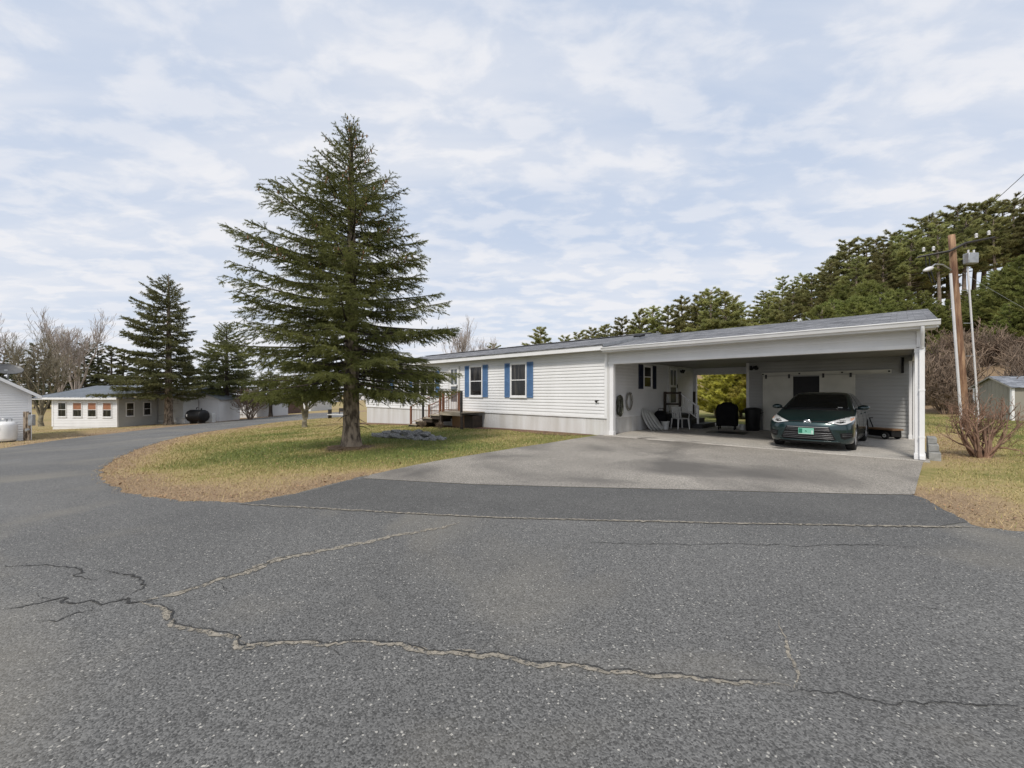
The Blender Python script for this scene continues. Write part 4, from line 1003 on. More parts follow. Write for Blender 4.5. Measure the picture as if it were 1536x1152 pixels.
nn = len(rowsV[0]); V = np.concatenate(rowsV); R_ = len(rowsV)
i = np.arange(R_ - 1)[:, None] * nn; j = np.arange(nn)[None, :]; k = (j + 1) % nn
mb = MB(); mb.add(V, np.stack([i + j, i + k, i + nn + k, i + nn + j], -1).reshape(-1, 4))
mb.Fa.append(np.array([list(range(nn))[::-1]])); mb.Mi.append(np.array([0])); mb.Fa.append(np.array([list(range((R_ - 1) * nn, R_ * nn))])); mb.Mi.append(np.array([0]))
body = mb.build('body', [M['car'], M['black']], car)
cut = MB()
for y in (.93, 3.63):
    for s in (-1, 1): cut.lathe([(0, s * .58), (.355, s * .58), (.355, s * 1.1), (0, s * 1.1)], 40, mi=0, axis='x', c=(0, y, .30))
co = cut.build('cutter', M['black'], car)
bo = body.modifiers.new('arches', 'BOOLEAN'); bo.object = co; bo.operation = 'DIFFERENCE'; bo.solver = 'EXACT'; bo.use_self = True
bpy.context.view_layer.update(); dg = bpy.context.evaluated_depsgraph_get()
nm = bpy.data.meshes.new_from_object(body.evaluated_get(dg)); body.modifiers.clear(); body.data = nm
bpy.data.objects.remove(co)
for p in nm.polygons: p.use_smooth = True
try: nm.set_sharp_from_angle(angle=rad(38))
except Exception: pass
def patch(name, poly, off, m, parent=car, fn='front', side=1, thick=.006, step=.03, bev=0):
    bm = bmesh.new(); bm.faces.new([bm.verts.new((a, b_, 0)) for a, b_ in poly])
    for ax in (0, 1):
        vals = [p[ax] for p in poly]; c = min(vals) + step
        while c < max(vals):
            bmesh.ops.bisect_plane(bm, geom=bm.verts[:] + bm.edges[:] + bm.faces[:], plane_co=(c, 0, 0) if ax == 0 else (0, c, 0), plane_no=(1, 0, 0) if ax == 0 else (0, 1, 0)); c += step
    for v in bm.verts:
        a, z = v.co.x, v.co.y
        if fn == 'front': v.co = Vector((a, float(cfront(a, z)) - off, z))
        else: v.co = Vector((side * (float(cpar(z)[2]) + off), a, z))
    bmesh.ops.recalc_face_normals(bm, faces=bm.faces[:])
    me = bpy.data.meshes.new(name); bm.to_mesh(me); bm.free(); me.materials.append(m)
    for p in me.polygons: p.use_smooth = True
    o = bpy.data.objects.new(name, me); COL.objects.link(o); o.parent = parent
    sol = o.modifiers.new('t', 'SOLIDIFY'); sol.thickness = thick; sol.offset = 0
    return o
mir = lambda poly: [(-a, b_) for a, b_ in poly][::-1]
M['car_glass'] = mat('car_glass', (.010, .011, .012), .05, (.006, .007, .007), spec=.3)
patch('windshield', [(-.69, 1.01), (.69, 1.01), (.66, 1.09), (.55, 1.375), (-.55, 1.375), (-.66, 1.09)], .004, M['car_glass'])
ws = patch('cowl_panel', [(-.74, .972), (.74, .972), (.71, 1.004), (-.71, 1.004)], .005, M['black'])
for s in (-1, 1):
    patch('side_window', [(1.62, 1.045), (2.40, 1.04), (2.40, 1.365), (2.20, 1.365), (1.85, 1.22)], .003, M['car_glass'], fn='side', side=s)
    patch('side_window', [(2.47, 1.04), (3.36, 1.06), (3.58, 1.12), (3.22, 1.35), (3.05, 1.365), (2.47, 1.365)], .003, M['car_glass'], fn='side', side=s)
    for y in (1.42, 2.435, 3.40): patch('door_seam', [(y, .30), (y + .008, .30), (y + .008, 1.0), (y, 1.0)], .001, M['black'], fn='side', side=s, thick=.003, step=.05)
    patch('sill', [(1.35, .19), (3.2, .19), (3.2, .235), (1.35, .235)], .008, M['black'], fn='side', side=s, step=.1)
    for y in (2.22, 3.20):
        mb = MB(); mb.box(s * .872 - .016, s * .872 + .016, y, y + .20, .845, .875); mb.build('door_handle', M['car'], car, bevel=.01)
M['grey_trim'] = mat('grey_trim', (.34, .34, .35), .35, (.28, .28, .29), metal=.5)
grille = patch('grille', [(-.44, .595), (.44, .595), (.50, .43), (.56, .30), (.50, .265), (-.50, .265), (-.56, .30), (-.50, .43)], .004, M['black'])
for z, h, a, m_ in ((.572, .014, .43, 'grey_trim'), (.535, .010, .445, 'satin'), (.50, .010, .46, 'satin'), (.43, .012, .49, 'satin'), (.385, .010, .505, 'satin'), (.345, .010, .52, 'satin'), (.305, .010, .53, 'satin')):
    patch('grille_bar', [(-a, z), (a, z), (a - .005, z + h), (-a + .005, z + h)], .012, M[m_], grille, thick=.012)
patch('hood_gap', [(-.42, .712), (.42, .712), (.44, .733), (-.44, .733)], .003, M['black'], thick=.004)
patch('front_lip', [(-.66, .232), (.66, .232), (.60, .258), (-.60, .258)], .012, M['car'], thick=.016)
patch('air_dam', [(-.60, .172), (.60, .172), (.66, .215), (-.66, .215)], .004, M['black'])
HLP = [(.40, .705), (.52, .752), (.66, .80), (.80, .842), (.862, .838), (.868, .775), (.83, .715), (.74, .672), (.64, .658), (.53, .682)]
for s in (1, -1):
    P_ = HLP if s == 1 else mir(HLP)
    h_ = patch('headlight', P_, .006, M['lamp_lens'], step=.025)
    q = [(.545, .70), (.64, .682), (.73, .705), (.73, .765), (.64, .765)]; patch('reflector', q if s == 1 else mir(q), .0085, M['satin'], h_, thick=.004, step=.02)
    c_ = [(.665 + .035 * math.cos(t), .725 + .03 * math.sin(t)) for t in np.linspace(0, 6.283, 14, endpoint=False)]; patch('projector', c_ if s == 1 else mir(c_), .012, M['car_glass'], h_, thick=.004, step=.03)
    q = [(.79, .80), (.855, .825), (.86, .765), (.81, .745)]; patch('turn_signal', q if s == 1 else mir(q), .010, M['amber'], h_, thick=.004, step=.02)
    q = [(.40, .705), (.53, .682), (.64, .658), (.74, .672), (.83, .715), (.84, .708), (.74, .662), (.64, .646), (.53, .670), (.41, .694)]; patch('lamp_seam', q if s == 1 else mir(q), .003, M['black'], h_, thick=.003, step=.03)
    q = [(.64, .455), (.80, .475), (.855, .455), (.85, .36), (.72, .305), (.66, .33)]; f_ = patch('fog_pocket', q if s == 1 else mir(q), .004, M['black'])
    for z in (.375, .415): patch('fog_bar', ([(.68, z), (.84, z + .012), (.84, z + .02), (.68, z + .008)] if s == 1 else mir([(.68, z), (.84, z + .012), (.84, z + .02), (.68, z + .008)])), .010, M['satin'], f_, thick=.006)
    # mirrors
    bm = bmesh.new(); bmesh.ops.create_uvsphere(bm, u_segments=20, v_segments=12, radius=1)
    for v in bm.verts: v.co = Vector((v.co.x * .125 + s * .965, v.co.y * .085 + 1.56 + (.03 if v.co.y > 0 else 0), v.co.z * (.075 if v.co.z > 0 else .06) + 1.035))
    me = bpy.data.meshes.new('mirror'); bm.to_mesh(me); bm.free(); me.materials.append(M['car']); o = bpy.data.objects.new('mirror', me); COL.objects.link(o); o.parent = car
    for p in me.polygons: p.use_smooth = True
    mb = MB(); mb.box(min(s * .78, s * .90), max(s * .78, s * .90), 1.53, 1.60, .985, 1.02); mb.build('mirror_arm', M['black'], o)
    for y in (.93, 3.63):
        T = .3155
        mb = MB(); mb.lathe([(.205, -.095), (.245, -.10), (.295, -.098), (.312, -.08), (T, -.04), (T, .04), (.312, .08), (.295, .098), (.245, .10), (.205, .095)], 40, axis='x', c=(s * .77, y, T)); wh = mb.build('wheel', M['rubber'], car, smooth=True)
        mb = MB(); xo = s * .855
        mb.lathe([(.205, s * .09), (.212, s * .075), (.20, s * .055), (.195, -s * .05)], 36, axis='x', c=(s * .77, y, T))
        for q in range(10):
            a = q * math.pi / 5; ca, sa = math.cos(a), math.sin(a)
            mb.tube([(s * .842, y + .03 * ca, T + .03 * sa), (s * .848, y + .2 * ca, T + .2 * sa)], [.026, .017], 6)
        mb.lathe([(0, s * .08), (.05, s * .078), (.055, s * .06)], 18, axis='x', c=(s * .77, y, T)); mb.build('rim', M['alloy'], wh)
        mb = MB(); mb.lathe([(0, s * .03), (.19, s * .03)], 30, axis='x', c=(s * .77, y, T)); mb.build('brake_disc', M['dark_metal'], wh)
# emblem: an oval ring with two crossed ovals inside
e_ = MB(); t = np.linspace(0, 2 * math.pi, 33)
yb = float(cfront(0, .70)) - .016
e_.tube(np.stack([.072 * np.cos(t), np.full(33, yb), .70 + .048 * np.sin(t)], -1), .009, 6, cap=False)
e_.tube(np.stack([.062 * np.cos(t), np.full(33, yb), .72 + .020 * np.sin(t)], -1), .006, 6, cap=False)
e_.tube(np.stack([.022 * np.cos(t), np.full(33, yb), .705 + .038 * np.sin(t)], -1), .006, 6, cap=False)
e_.build('emblem', M['chrome'], car)
mb = MB(); mb.prism([(.080 * math.cos(a), .70 + .056 * math.sin(a)) for a in t[:-1]], yb + .002, yb + .02, axis='y'); mb.build('emblem_base', M['satin'], car)
mb = MB(); mb.box(-.175, .145, -.035, -.022, .40, .555); pl = mb.build('licence_plate', M['plate'], car, bevel=.006)
mb = MB(); mb.box(-.165, -.09, -.0375, -.0355, .425, .54); mb.build('plate_mark', M['plate_dark'], pl)
mb = MB(); mb.box(-.035, .005, -.0375, -.0355, .47, .492, R=roty(rad(18))); mb.build('plate_mark', M['plate_dark'], pl)
mb = MB(); mb.box(-.16, .13, -.0378, -.0356, .407, .42); mb.box(.095, .132, -.0378, -.0356, .425, .50); mb.build('plate_band', M['plate_pale'], pl)
patch('sticker', [(.46, 1.035), (.56, 1.032), (.56, 1.052), (.46, 1.056)], .008, M['plastic_white'], thick=.003)

# ------------------------------------------------------------------ utility pole and lines
PX, PY = 18.1, 16.5
pole = thing('utility_pole', 'leaning reddish brown wooden utility pole with street lamp arm and grey cabinet', 'utility pole', (PX, PY, 0))
def lean(z): return np.array([-.072 * z, 0, z])
zz = np.linspace(-.3, 7.75, 14)
mb = MB(); mb.tube([lean(z) for z in zz], np.linspace(.15, .105, 14), 14); mb.build('post', M['pole'], pole, smooth=True)
mb = MB(); mb.tube([lean(7.1) + np.array([-1.05, .35, -.12]), lean(7.05) + np.array([-.3, -.16, .0]), lean(7.25) + np.array([.35, -.16, .12]), lean(7.5) + np.array([1.35, -.3, .05])], [.04, .05, .05, .04], 6); mb.build('crossarm', M['dark_metal'], pole)
for dx, z in ((-.95, 7.16), (-.55, 7.2), (.7, 7.55), (1.2, 7.66)):
    mb = MB(); c = lean(z) + np.array([dx, .2 if dx < 0 else -.25, 0]); mb.lathe([(0, 0), (.05, 0), (.035, .05), (.06, .07), (.035, .10), (.055, .12), (.02, .17), (0, .17)], 10, c=c); mb.build('insulator', M['conduit'], pole)
for dx, dz in ((-.85, 0), (-.70, .05)):
    mb = MB(); mb.tube([lean(7.05) + np.array([dx, .25, dz]), lean(6.5) + np.array([dx * .98, .25, 0]), lean(5.9) + np.array([dx * .85, .2, 0])], .018, 5); mb.build('jumper_wire', M['black'], pole)
mb = MB(); mb.tube([lean(6.35) + np.array([-.1, 0, 0]), lean(6.45) + np.array([-.5, -.05, .1]), lean(6.5) + np.array([-.85, -.1, .05]), lean(6.35) + np.array([-1.1, -.12, .02])], .028, 6); arm = mb.build('lamp_arm', M['steel'], pole)
mb = MB(frame(lean(6.33) + np.array([-1.15, -.12, .02]), (.93, .1, .35), (-.1, .99, 0), (-.35, 0, .93))); mb.lathe([(0, -.22), (.05, -.2), (.085, -.05), (.08, .12), (.04, .22), (0, .22)], 12, axis='x'); mb.build('lamp_head', M['conduit'], pole, smooth=True)
mb = MB(); c = lean(6.75) + np.array([.50, -.18, 0]); mb.box(c[0] - .2, c[0] + .2, c[1] - .12, c[1] + .12, c[2] - .21, c[2] + .21); cab = mb.build('transformer', M['steel'], pole, bevel=.03)
for dx in (-.1, .12):
    mb = MB(); mb.tube([c + np.array([dx, 0, .21]), c + np.array([dx, 0, .34])], .03, 8); mb.build('bushing', M['conduit'], cab)
mb = MB(); mb.tube([lean(z) + np.array([-.20, -.05, 0]) for z in np.linspace(.0, 6.2, 8)], .045, 8); mb.build('conduit', M['conduit'], pole)
mb = MB(); mb.tube([lean(z) + np.array([.42, -.12, 0]) for z in np.linspace(.0, 6.45, 8)], .032, 8); cd = mb.build('conduit', M['conduit'], pole)
for z in (1.6, 2.9, 4.2, 5.5):
    mb = MB(); p0 = lean(z); mb.box(p0[0] + .08, p0[0] + .42, p0[1] - .14, p0[1] - .12, z, z + .02); mb.build('bracket', M['steel'], pole)
def wire(name, lab, pts, r, m_='black'):
    o = None
    mb = MB(); mb.tube(pts, r, 5); o = mb.build(name, M[m_]); return tag(o, lab, 'cable')
def cat_pts(a, b_, sag, n=16):
    a = np.array(a); b_ = np.array(b_); t = np.linspace(0, 1, n)[:, None]
    P = a + (b_ - a) * t; P[:, 2] -= (sag * 4 * t * (1 - t))[:, 0]; return P
tp = np.array([PX, PY, 0]) + lean(7.65)
wire('power_line', 'thin overhead power line from the pole top, upper of the pair', cat_pts(tp + np.array([.2, 0, .1]), tp + np.array([-6.2 * 2.2, -7.2 * 2.2, .8]) + np.array([4.4, 0, .4]), .1), .009)
wire('power_line', 'thin overhead power line from the pole top, lower of the pair', cat_pts(tp + np.array([.5, 0, -.15]), tp + np.array([-6.2 * 2.2, -7.2 * 2.2, .8]) + np.array([5.1, 0, .1]), .1), .009)
a = np.array([PX, PY, 0]) + lean(6.25) + np.array([.35, 0, 0]); b_ = np.array([24.5, 15.5, 0]) 
wire('guy_wire', 'slack grey guy cable slanting down from the pole towards the shed', cat_pts(a, (26.2, 15.2, 1.0), .25), .007, 'steel')

# ------------------------------------------------------------------ taupe shed by the hill
SC = np.array([26.0, 21.5]); SD = np.array([.30, .954]); SB = np.array([.954, -.30])     # right front corner, gable direction, length direction
shed = thing('garden_shed', 'taupe gabled shed with white corner boards at the foot of the wooded hill', 'shed', (SC[0], SC[1], 0), math.atan2(SB[1], SB[0]))
SWD, SLN, SE, SR = 2.6, 4.2, 1.78, 2.30        # local x = length direction, y = gable direction
mb = MB(); mb.prism([(0, -.1), (SWD, -.1), (SWD, SE), (SWD / 2, SR), (0, SE)], 0, SLN, axis='x')
for k in range(9): 
    y = .28 + k * .26; mb.box(-.006, .0, y, y + .02, 0, min(SE + min(y, SWD - y) * .38, SR))
mb.build('wall', M['shed_wall'], shed)
mb = MB(); mb.prism([(-.16, SE - .08), (SWD / 2, SR - .0), (SWD + .16, SE - .08), (SWD + .16, SE - .03), (SWD / 2, SR + .06), (-.16, SE - .03)], -.12, SLN + .12, axis='x'); mb.build('roof', M['shingle2'], shed)
mb = MB(); mb.prism([(-.17, SE - .12), (SWD / 2, SR - .04), (SWD + .17, SE - .12), (SWD + .17, SE - .06), (SWD / 2, SR + .02), (-.17, SE - .06)], -.14, -.121, axis='x'); mb.build('rake_board', M['shed_wall'], shed)
for y0, y1 in ((-.02, .09), (SWD - .09, SWD + .02)):
    mb = MB(); mb.box(-.025, -.007, y0, y1, -.1, SE - .05); mb.build('corner_board', M['trim'], shed)
mb = MB(); mb.box(-.02, .09, -.04, -.021, -.1, SE - .1); mb.build('corner_board', M['trim'], shed)
mb = MB(); mb.box(.75, 2.1, -.05, -.005, .05, SE - .12); d = mb.build('door', M['trim'], shed, bevel=.006)
for z in (.35, .95, 1.45):
    mb = MB(); mb.box(.77, .98, -.062, -.051, z, z + .05); mb.build('hinge', M['black'], d)
mb = MB(); mb.box(1.40, 1.42, -.056, -.0505, .07, SE - .14); mb.build('seam', M['black'], d)

# ------------------------------------------------------------------ rocks by the porch
rk = random.Random(12); rocks = []
for v_ in range(5):
    bm = bmesh.new(); bmesh.ops.create_icosphere(bm, subdivisions=3, radius=1)
    for v in bm.verts:
        n = mnoise.noise(v.co * 1.3 + Vector((v_ * 7, 0, 0))); n2 = mnoise.noise(v.co * 3.5 + Vector((v_ * 3, 5, 0)))
        v.co = v.co * (1 + .45 * n + .15 * n2)
        for ax in ((.8, .3, .5), (-.6, .5, .62), (.1, -.9, .4), (-.2, .1, .97)):
            a = Vector(ax).normalized(); dd = v.co.dot(a)
            if dd > .72: v.co -= a * (dd - .72)
    me = bpy.data.meshes.new('rock'); bm.to_mesh(me); bm.free(); me.materials.append(M['stone']); rocks.append(me)
ra, rb = np.array(at(568, 655)), np.array(at(660, 661))
for k_ in range(30):
    t = k_ / 29; row = k_ % 3
    p = ra + (rb - ra) * min(1, max(0, t + rk.uniform(-.03, .03))) + np.array([.25, .97]) * (row * .24 - .12 + rk.uniform(-.05, .05))
    sz = rk.uniform(.11, .19) * (1.0 if t < .82 else .75)
    o = bpy.data.objects.new('rock', rocks[k_ % 5]); COL.objects.link(o)
    zt = G(*p) + sz * .35 + (.13 if row == 1 and .05 < t < .85 else 0)
    o.location = (p[0], p[1], zt); o.scale = (sz * rk.uniform(1.1, 1.7), sz * rk.uniform(.8, 1.1), sz * rk.uniform(.6, .8))
    o.rotation_euler = (rk.uniform(-.3, .3), rk.uniform(-.3, .3), rk.uniform(-.6, .3))
    lab = 'bluish grey stone in the low rock pile on the lawn before the porch'
    tag(o, lab, 'rock', 'stones of the rock pile in front of the porch')
# ------------------------------------------------------------------ vegetation
def needles_tri(P, D, Ln, dens, nl, nw, rng, lo=.45, hi=1.15, zbias=0.0):
    n = rng.poisson(np.maximum(Ln * dens, .01)); idx = np.repeat(np.arange(len(P)), n); m_ = len(idx)
    t = rng.random(m_) * Ln[idx]; B = P[idx] + D[idx] * t[:, None]
    R = rng.normal(size=(m_, 3)); R[:, 2] += zbias; R -= (R * D[idx]).sum(1, keepdims=True) * D[idx]; R /= (np.linalg.norm(R, axis=1, keepdims=True) + 1e-9)
    a = rng.uniform(lo, hi, m_)[:, None]; dr = D[idx] * np.cos(a) + R * np.sin(a)
    l = (nl * rng.uniform(.7, 1.25, m_))[:, None]
    W_ = np.cross(dr, rng.normal(size=(m_, 3))); W_ /= (np.linalg.norm(W_, axis=1, keepdims=True) + 1e-9); W_ *= nw / 2
    return np.stack([B - W_, B + W_, B + dr * l], 1).reshape(-1, 3)

def conifer(seed, H, r0, zlow, rad_fn, n_br, rise_fn, sec_step=.075, sec_max=.55, dens=105, nl=.05, nw=.012, droop=.25, terti=True, cones=0, stubs=0, lean=(0, 0), flare=1.35, twig_r=.004, upow=.92):
    """trunk, crown and bark of a spruce: whorled limbs with side twigs that carry needles"""
    rng = np.random.default_rng(seed); T = MB(); C = MB(); Bk = MB()
    zz = np.concatenate([[-.25, 0, .12, .3, .6], np.linspace(1.0, H, 22)])
    rr_ = r0 * (1 - np.clip(zz, 0, H) / H) ** .75 * np.where(zz < .6, 1 + (flare - 1) * (1 - np.clip(zz, 0, .6) / .6) ** 2, 1) + .012
    T.tube(np.stack([lean[0] * zz / H, lean[1] * zz / H, zz], -1), rr_, 16)
    P, D, Ln = [], [], []
    golden = 2.39996; az = rng.random() * 6
    for b_ in range(n_br):
        u = ((b_ + rng.random() * .8) / n_br) ** upow
        z0 = zlow + (H - .12 - zlow) * u
        az += golden + rng.normal() * .25
        R = rad_fn(z0, az) * rng.uniform(.70, 1.10)
        if R < .08: R = .08
        up, curl = rise_fn((z0 - zlow) / (H - zlow))
        up += rng.normal() * .06
        nseg = max(5, int(R / .16)); t = np.linspace(0, 1, nseg + 1)
        side = rng.normal() * .10
        hr = R * t; dz = R * (up * t + curl * t ** 2.2)
        sw = R * side * t ** 2
        ca, sa = math.cos(az), math.sin(az)
        pts = np.stack([lean[0] * z0 / H + hr * ca - sw * sa, lean[1] * z0 / H + hr * sa + sw * ca, z0 + dz], -1)
        Bk.tube(pts, np.linspace(.010 + .010 * R, twig_r, nseg + 1), 5, cap=False)
        seg = np.diff(pts, axis=0); sl = np.linalg.norm(seg, axis=1); sd_ = seg / sl[:, None]
        cum = np.concatenate([[0], np.cumsum(sl)]); tot = cum[-1]
        # needles on the limb itself, outer part
        for s_ in range(len(seg)):
            if t[s_] > .35: P.append(pts[s_]); D.append(sd_[s_]); Ln.append(sl[s_])
        q = tot * (.14 if R > 1 else .05) + rng.random() * .05; sgn = 1
        while q < tot:
            s_ = min(np.searchsorted(cum, q) - 1, len(seg) - 1); f = (q - cum[s_]) / sl[s_]; base = pts[s_] + seg[s_] * f; tt = q / tot
            tan = sd_[s_]; lat = np.cross(tan, [0, 0, 1.0]); lat /= np.linalg.norm(lat) + 1e-9
            L_ = min(sec_max, .10 + .48 * R * (1 - tt) ** .75 * min(1, tt * 3.0 + .25)) * rng.uniform(.6, 1.15)
            dv = tan * rng.uniform(.5, .95) + lat * sgn * rng.uniform(.55, 1.0); dv[2] += -droop * rng.uniform(.2, 1.6); dv /= np.linalg.norm(dv)
            k1 = base + dv * L_ * .5; dv2 = dv + np.array([0, 0, -droop * .5]) + tan * .2; dv2 /= np.linalg.norm(dv2)
            P += [base, k1]; D += [dv, dv2]; Ln += [L_ * .5, L_ * .5]
            if terti and L_ > .16:
                for e_ in range(int(L_ / .07)):
                    b2 = base + dv * L_ * (.2 + .75 * rng.random()); d3 = dv * .7 + tan * rng.uniform(-.2, .6) + rng.normal(size=3) * .35; d3[2] -= droop * .9; d3 /= np.linalg.norm(d3)
                    P.append(b2); D.append(d3); Ln.append(L_ * rng.uniform(.22, .45))
            if cones and (z0 + dz[s_]) > H * .52 and rng.random() < cones:
                C.lathe([(0, 0), (.017, .015), (.021, .05), (.014, .09), (0, .105)], 5, mi=1, c=base + np.array([rng.normal() * .05, rng.normal() * .05, -.12]))
            sgn = -sgn; q += sec_step * rng.uniform(.7, 1.4)
    for _ in range(stubs):
        z0 = rng.uniform(zlow * .35, zlow * 1.6); a = rng.random() * 6.28; l = rng.uniform(.2, .9)
        Bk.tube([(0, 0, z0), (l * .6 * math.cos(a), l * .6 * math.sin(a), z0 - .02), (l * math.cos(a), l * math.sin(a), z0 - .12)], [.016, .010, .004], 5, cap=False)
    V = needles_tri(np.array(P), np.array(D), np.array(Ln), dens, nl, nw, rng)
    C.add(V, np.arange(len(V)).reshape(-1, 3), 0)
    return T, C, Bk

def plant_conifer(name, label, cat, loc, parts, crown_m, bark_m, limb_m, group=None, rz=0):
    T, C, Bk = parts
    o = thing(name, label, cat, loc, rz, group)
    T.build('trunk', bark_m, o, smooth=True)
    c_ = C.build('crown', [crown_m, M['cone']], o, fix=False)
    Bk.build('limbs', limb_m, o, smooth=True, fix=False)
    return o

# the big spruce on the corner lawn; reach of its limbs by height, left and right as in the photograph
ZT = [1.7, 2.4, 3.2, 4.0, 4.9, 5.5, 6.2, 6.9, 7.4, 7.9, 8.3, 8.7, 8.9]
RL = [2.6, 3.15, 3.4, 3.25, 2.95, 2.75, 2.25, 1.85, 1.45, 1.05, .7, .3, .1]
RR = [2.6, 2.85, 2.7, 2.55, 2.35, 2.2, 1.85, 1.5, 1.15, .85, .55, .26, .1]
def big_r(z, az):
    w_ = (1 - math.cos(az - 0)) / 2
    zq = z + .45 * min(1, max(0, (z - 4.0) / 3.0)) - .35 * max(0, z - 7.6)
    return min(np.interp(zq, ZT, RR) * (1 - w_) + np.interp(zq, ZT, RL) * w_ + .12, (9.5 - z) * .70 + .14)
def big_rise(u):
    return (np.interp(u, [0, .12, .3, .55, .8, 1], [-.10, -.07, .02, .19, .52, 1.3]), np.interp(u, [0, .2, .5, 1], [.02, .06, .10, .12]))
sp_ = conifer(11, 9.3, .225, 1.58, big_r, 204, big_rise, cones=.16, stubs=22, dens=245, nl=.038, nw=.0095, sec_step=.064, droop=.30, flare=1.42, upow=1.10)
# root flare
plant_conifer('spruce_tree', 'tallest spruce, thick trunk rising from the corner lawn in front of the white house', 'tree', (TREE[0], TREE[1], G(*TREE)), sp_, M['spruce'], M['bark'], M['bark_dark'])
mb = MB(); rg_ = np.random.default_rng(3)
mound = bmesh.new(); bmesh.ops.create_uvsphere(mound, u_segments=28, v_segments=10, radius=1)
for v in mound.verts:
    n = mnoise.noise(v.co * 2.5); v.co = Vector((v.co.x * (.62 + .35 * n), v.co.y * (.52 + .3 * n), v.co.z * .085))
me = bpy.data.meshes.new('needle_mound'); mound.to_mesh(me); mound.free(); me.materials.append(mat('needle_litter', (.26, .18, .105), .95, (.15, .095, .055), scale=12, bump=.8, bscale=60))
o = bpy.data.objects.new('needle_litter', me); COL.objects.link(o); o.location = (TREE[0] - .05, TREE[1] - .05, G(*TREE)); tag(o, kind='stuff', label='mound of brown fallen needles round the foot of the big spruce', cat='litter')

# second, layered spruce across the road, and the darker one between them
def r2(z, az):
    return np.interp(z, [2.0, 3.0, 4.5, 6, 7.5, 9, 10.5, 12, 12.6], [4.4, 4.9, 4.7, 3.5, 3.3, 2.6, 1.9, .8, .1]) * (.85 + .22 * math.cos(az * 1.0 + 2.6))
def rise2(u): return (np.interp(u, [0, .2, .6, 1], [-.12, .0, .12, .8]), np.interp(u, [0, .5, 1], [.05, .10, .15]))
p2 = at(253, 637)
s2 = conifer(21, 12.9, .30, 2.3, r2, 118, rise2, sec_step=.15, sec_max=.95, dens=46, nl=.12, nw=.040, droop=.12, stubs=8, twig_r=.008)
plant_conifer('spruce_tree', 'open layered spruce standing beside the sunroom house across the road', 'tree', (p2[0], p2[1], G(*p2)), s2, M['spruce_far'], M['bark'], M['bark_dark'])
p3 = at(340, 630.5)
def r3(z, az): return np.interp(z, [2.2, 3.5, 6, 8, 9.8], [3.3, 3.7, 2.6, 1.5, .1])
s3 = conifer(31, 9.6, .24, 2.4, r3, 92, rise2, sec_step=.17, sec_max=.9, dens=44, nl=.13, nw=.042, droop=.2, stubs=12, twig_r=.008)
plant_conifer('spruce_tree', 'dark spruce with bare low branches standing at the road edge beyond the big spruce', 'tree', (p3[0], p3[1], G(*p3)), s3, M['spruce_far'], M['bark_dark'], M['bark_dark'])
p4 = at(406, 625)
def r4(z, az): return np.interp(z, [1.8, 2.6, 4.2, 5.2], [2.5, 2.7, 1.5, .1])
s4 = conifer(41, 5.2, .2, 1.7, r4, 62, rise2, sec_step=.18, sec_max=.8, dens=44, nl=.13, nw=.042, droop=.1, twig_r=.008)
plant_conifer('small_spruce', 'small round topped evergreen on a short trunk before the long white building', 'tree', (p4[0], p4[1], G(*p4)), s4, M['spruce_far'], M['bark_dark'], M['bark_dark'])

# bare deciduous trees and shrubs ------------------------------------------------
def bare(seed, trunk_h, r0, spread, levels, n_first, len0, up=.3, stems=1, sides=6, shrink=.68, twist=.35, min_r=.004, kids=(2, 4), tropism=.08):
    rng = np.random.default_rng(seed); T = MB(); C = MB()
    def grow(p, d, L_, r, lev):
        n = 4; pts = [p]; q = p.copy(); dd = d.copy()
        for s_ in range(n):
            dd = dd + rng.normal(size=3) * twist * .35; dd[2] += tropism; dd /= np.linalg.norm(dd)
            q = q + dd * L_ / n; pts.append(q)
        C.tube(pts, np.linspace(r, max(r * .62, min_r), n + 1), max(3, sides - 2 * (levels - lev) // 1 if lev < levels else sides), cap=False)
        if lev <= 0: return
        k = rng.integers(kids[0], kids[1] + 1)
        for c_ in range(k):
            f = rng.uniform(.35, 1.0) if c_ else 1.0
            b = pts[min(n, max(1, int(round(f * n))))]
            nd = dd + rng.normal(size=3) * spread; nd[2] += up * .3; nd /= np.linalg.norm(nd)
            grow(np.array(b), nd, L_ * shrink * rng.uniform(.75, 1.2), max(r * .58 * rng.uniform(.85, 1.1), min_r), lev - 1)
    for s_ in range(stems):
        a = s_ * 6.283 / max(stems, 1) + rng.random(); tilt = 0 if stems == 1 else rng.uniform(.15, .75)
        base = np.array([math.cos(a), math.sin(a), 0]) * (0 if stems == 1 else rng.uniform(.02, .25) * spread)
        d = np.array([math.cos(a) * tilt, math.sin(a) * tilt, 1.0]); d /= np.linalg.norm(d)
        if trunk_h > 0:
            top = base + d * trunk_h
            pts = [base + np.array([0, 0, -.15]), base + np.array([0, 0, .05]), base + d * trunk_h * .5 + rng.normal(size=3) * .03 * trunk_h, top]
            T.tube(pts, [r0 * 1.5, r0 * 1.2, r0, r0 * .85], 10)
            for c_ in range(n_first):
                aa = c_ * 6.283 / n_first + rng.random() * .8
                nd = d * .8 + np.array([math.cos(aa), math.sin(aa), 0]) * spread * rng.uniform(.7, 1.3); nd[2] += up; nd /= np.linalg.norm(nd)
                grow(base + d * trunk_h * rng.uniform(.75, 1.0), nd, len0 * rng.uniform(.8, 1.15), r0 * .6, levels)
        else:
            grow(base + np.array([0, 0, -.05]), d, len0 * rng.uniform(.7, 1.1), r0, levels)
    return T, C
def plant_bare(name, label, cat, loc, TC, m_, group=None, crown='crown'):
    T, C = TC; o = thing(name, label, cat, loc, 0, group)
    if T.n: T.build('trunk', m_, o, smooth=True, fix=False)
    C.build(crown, m_, o, fix=False); return o
q = at(457, 641)
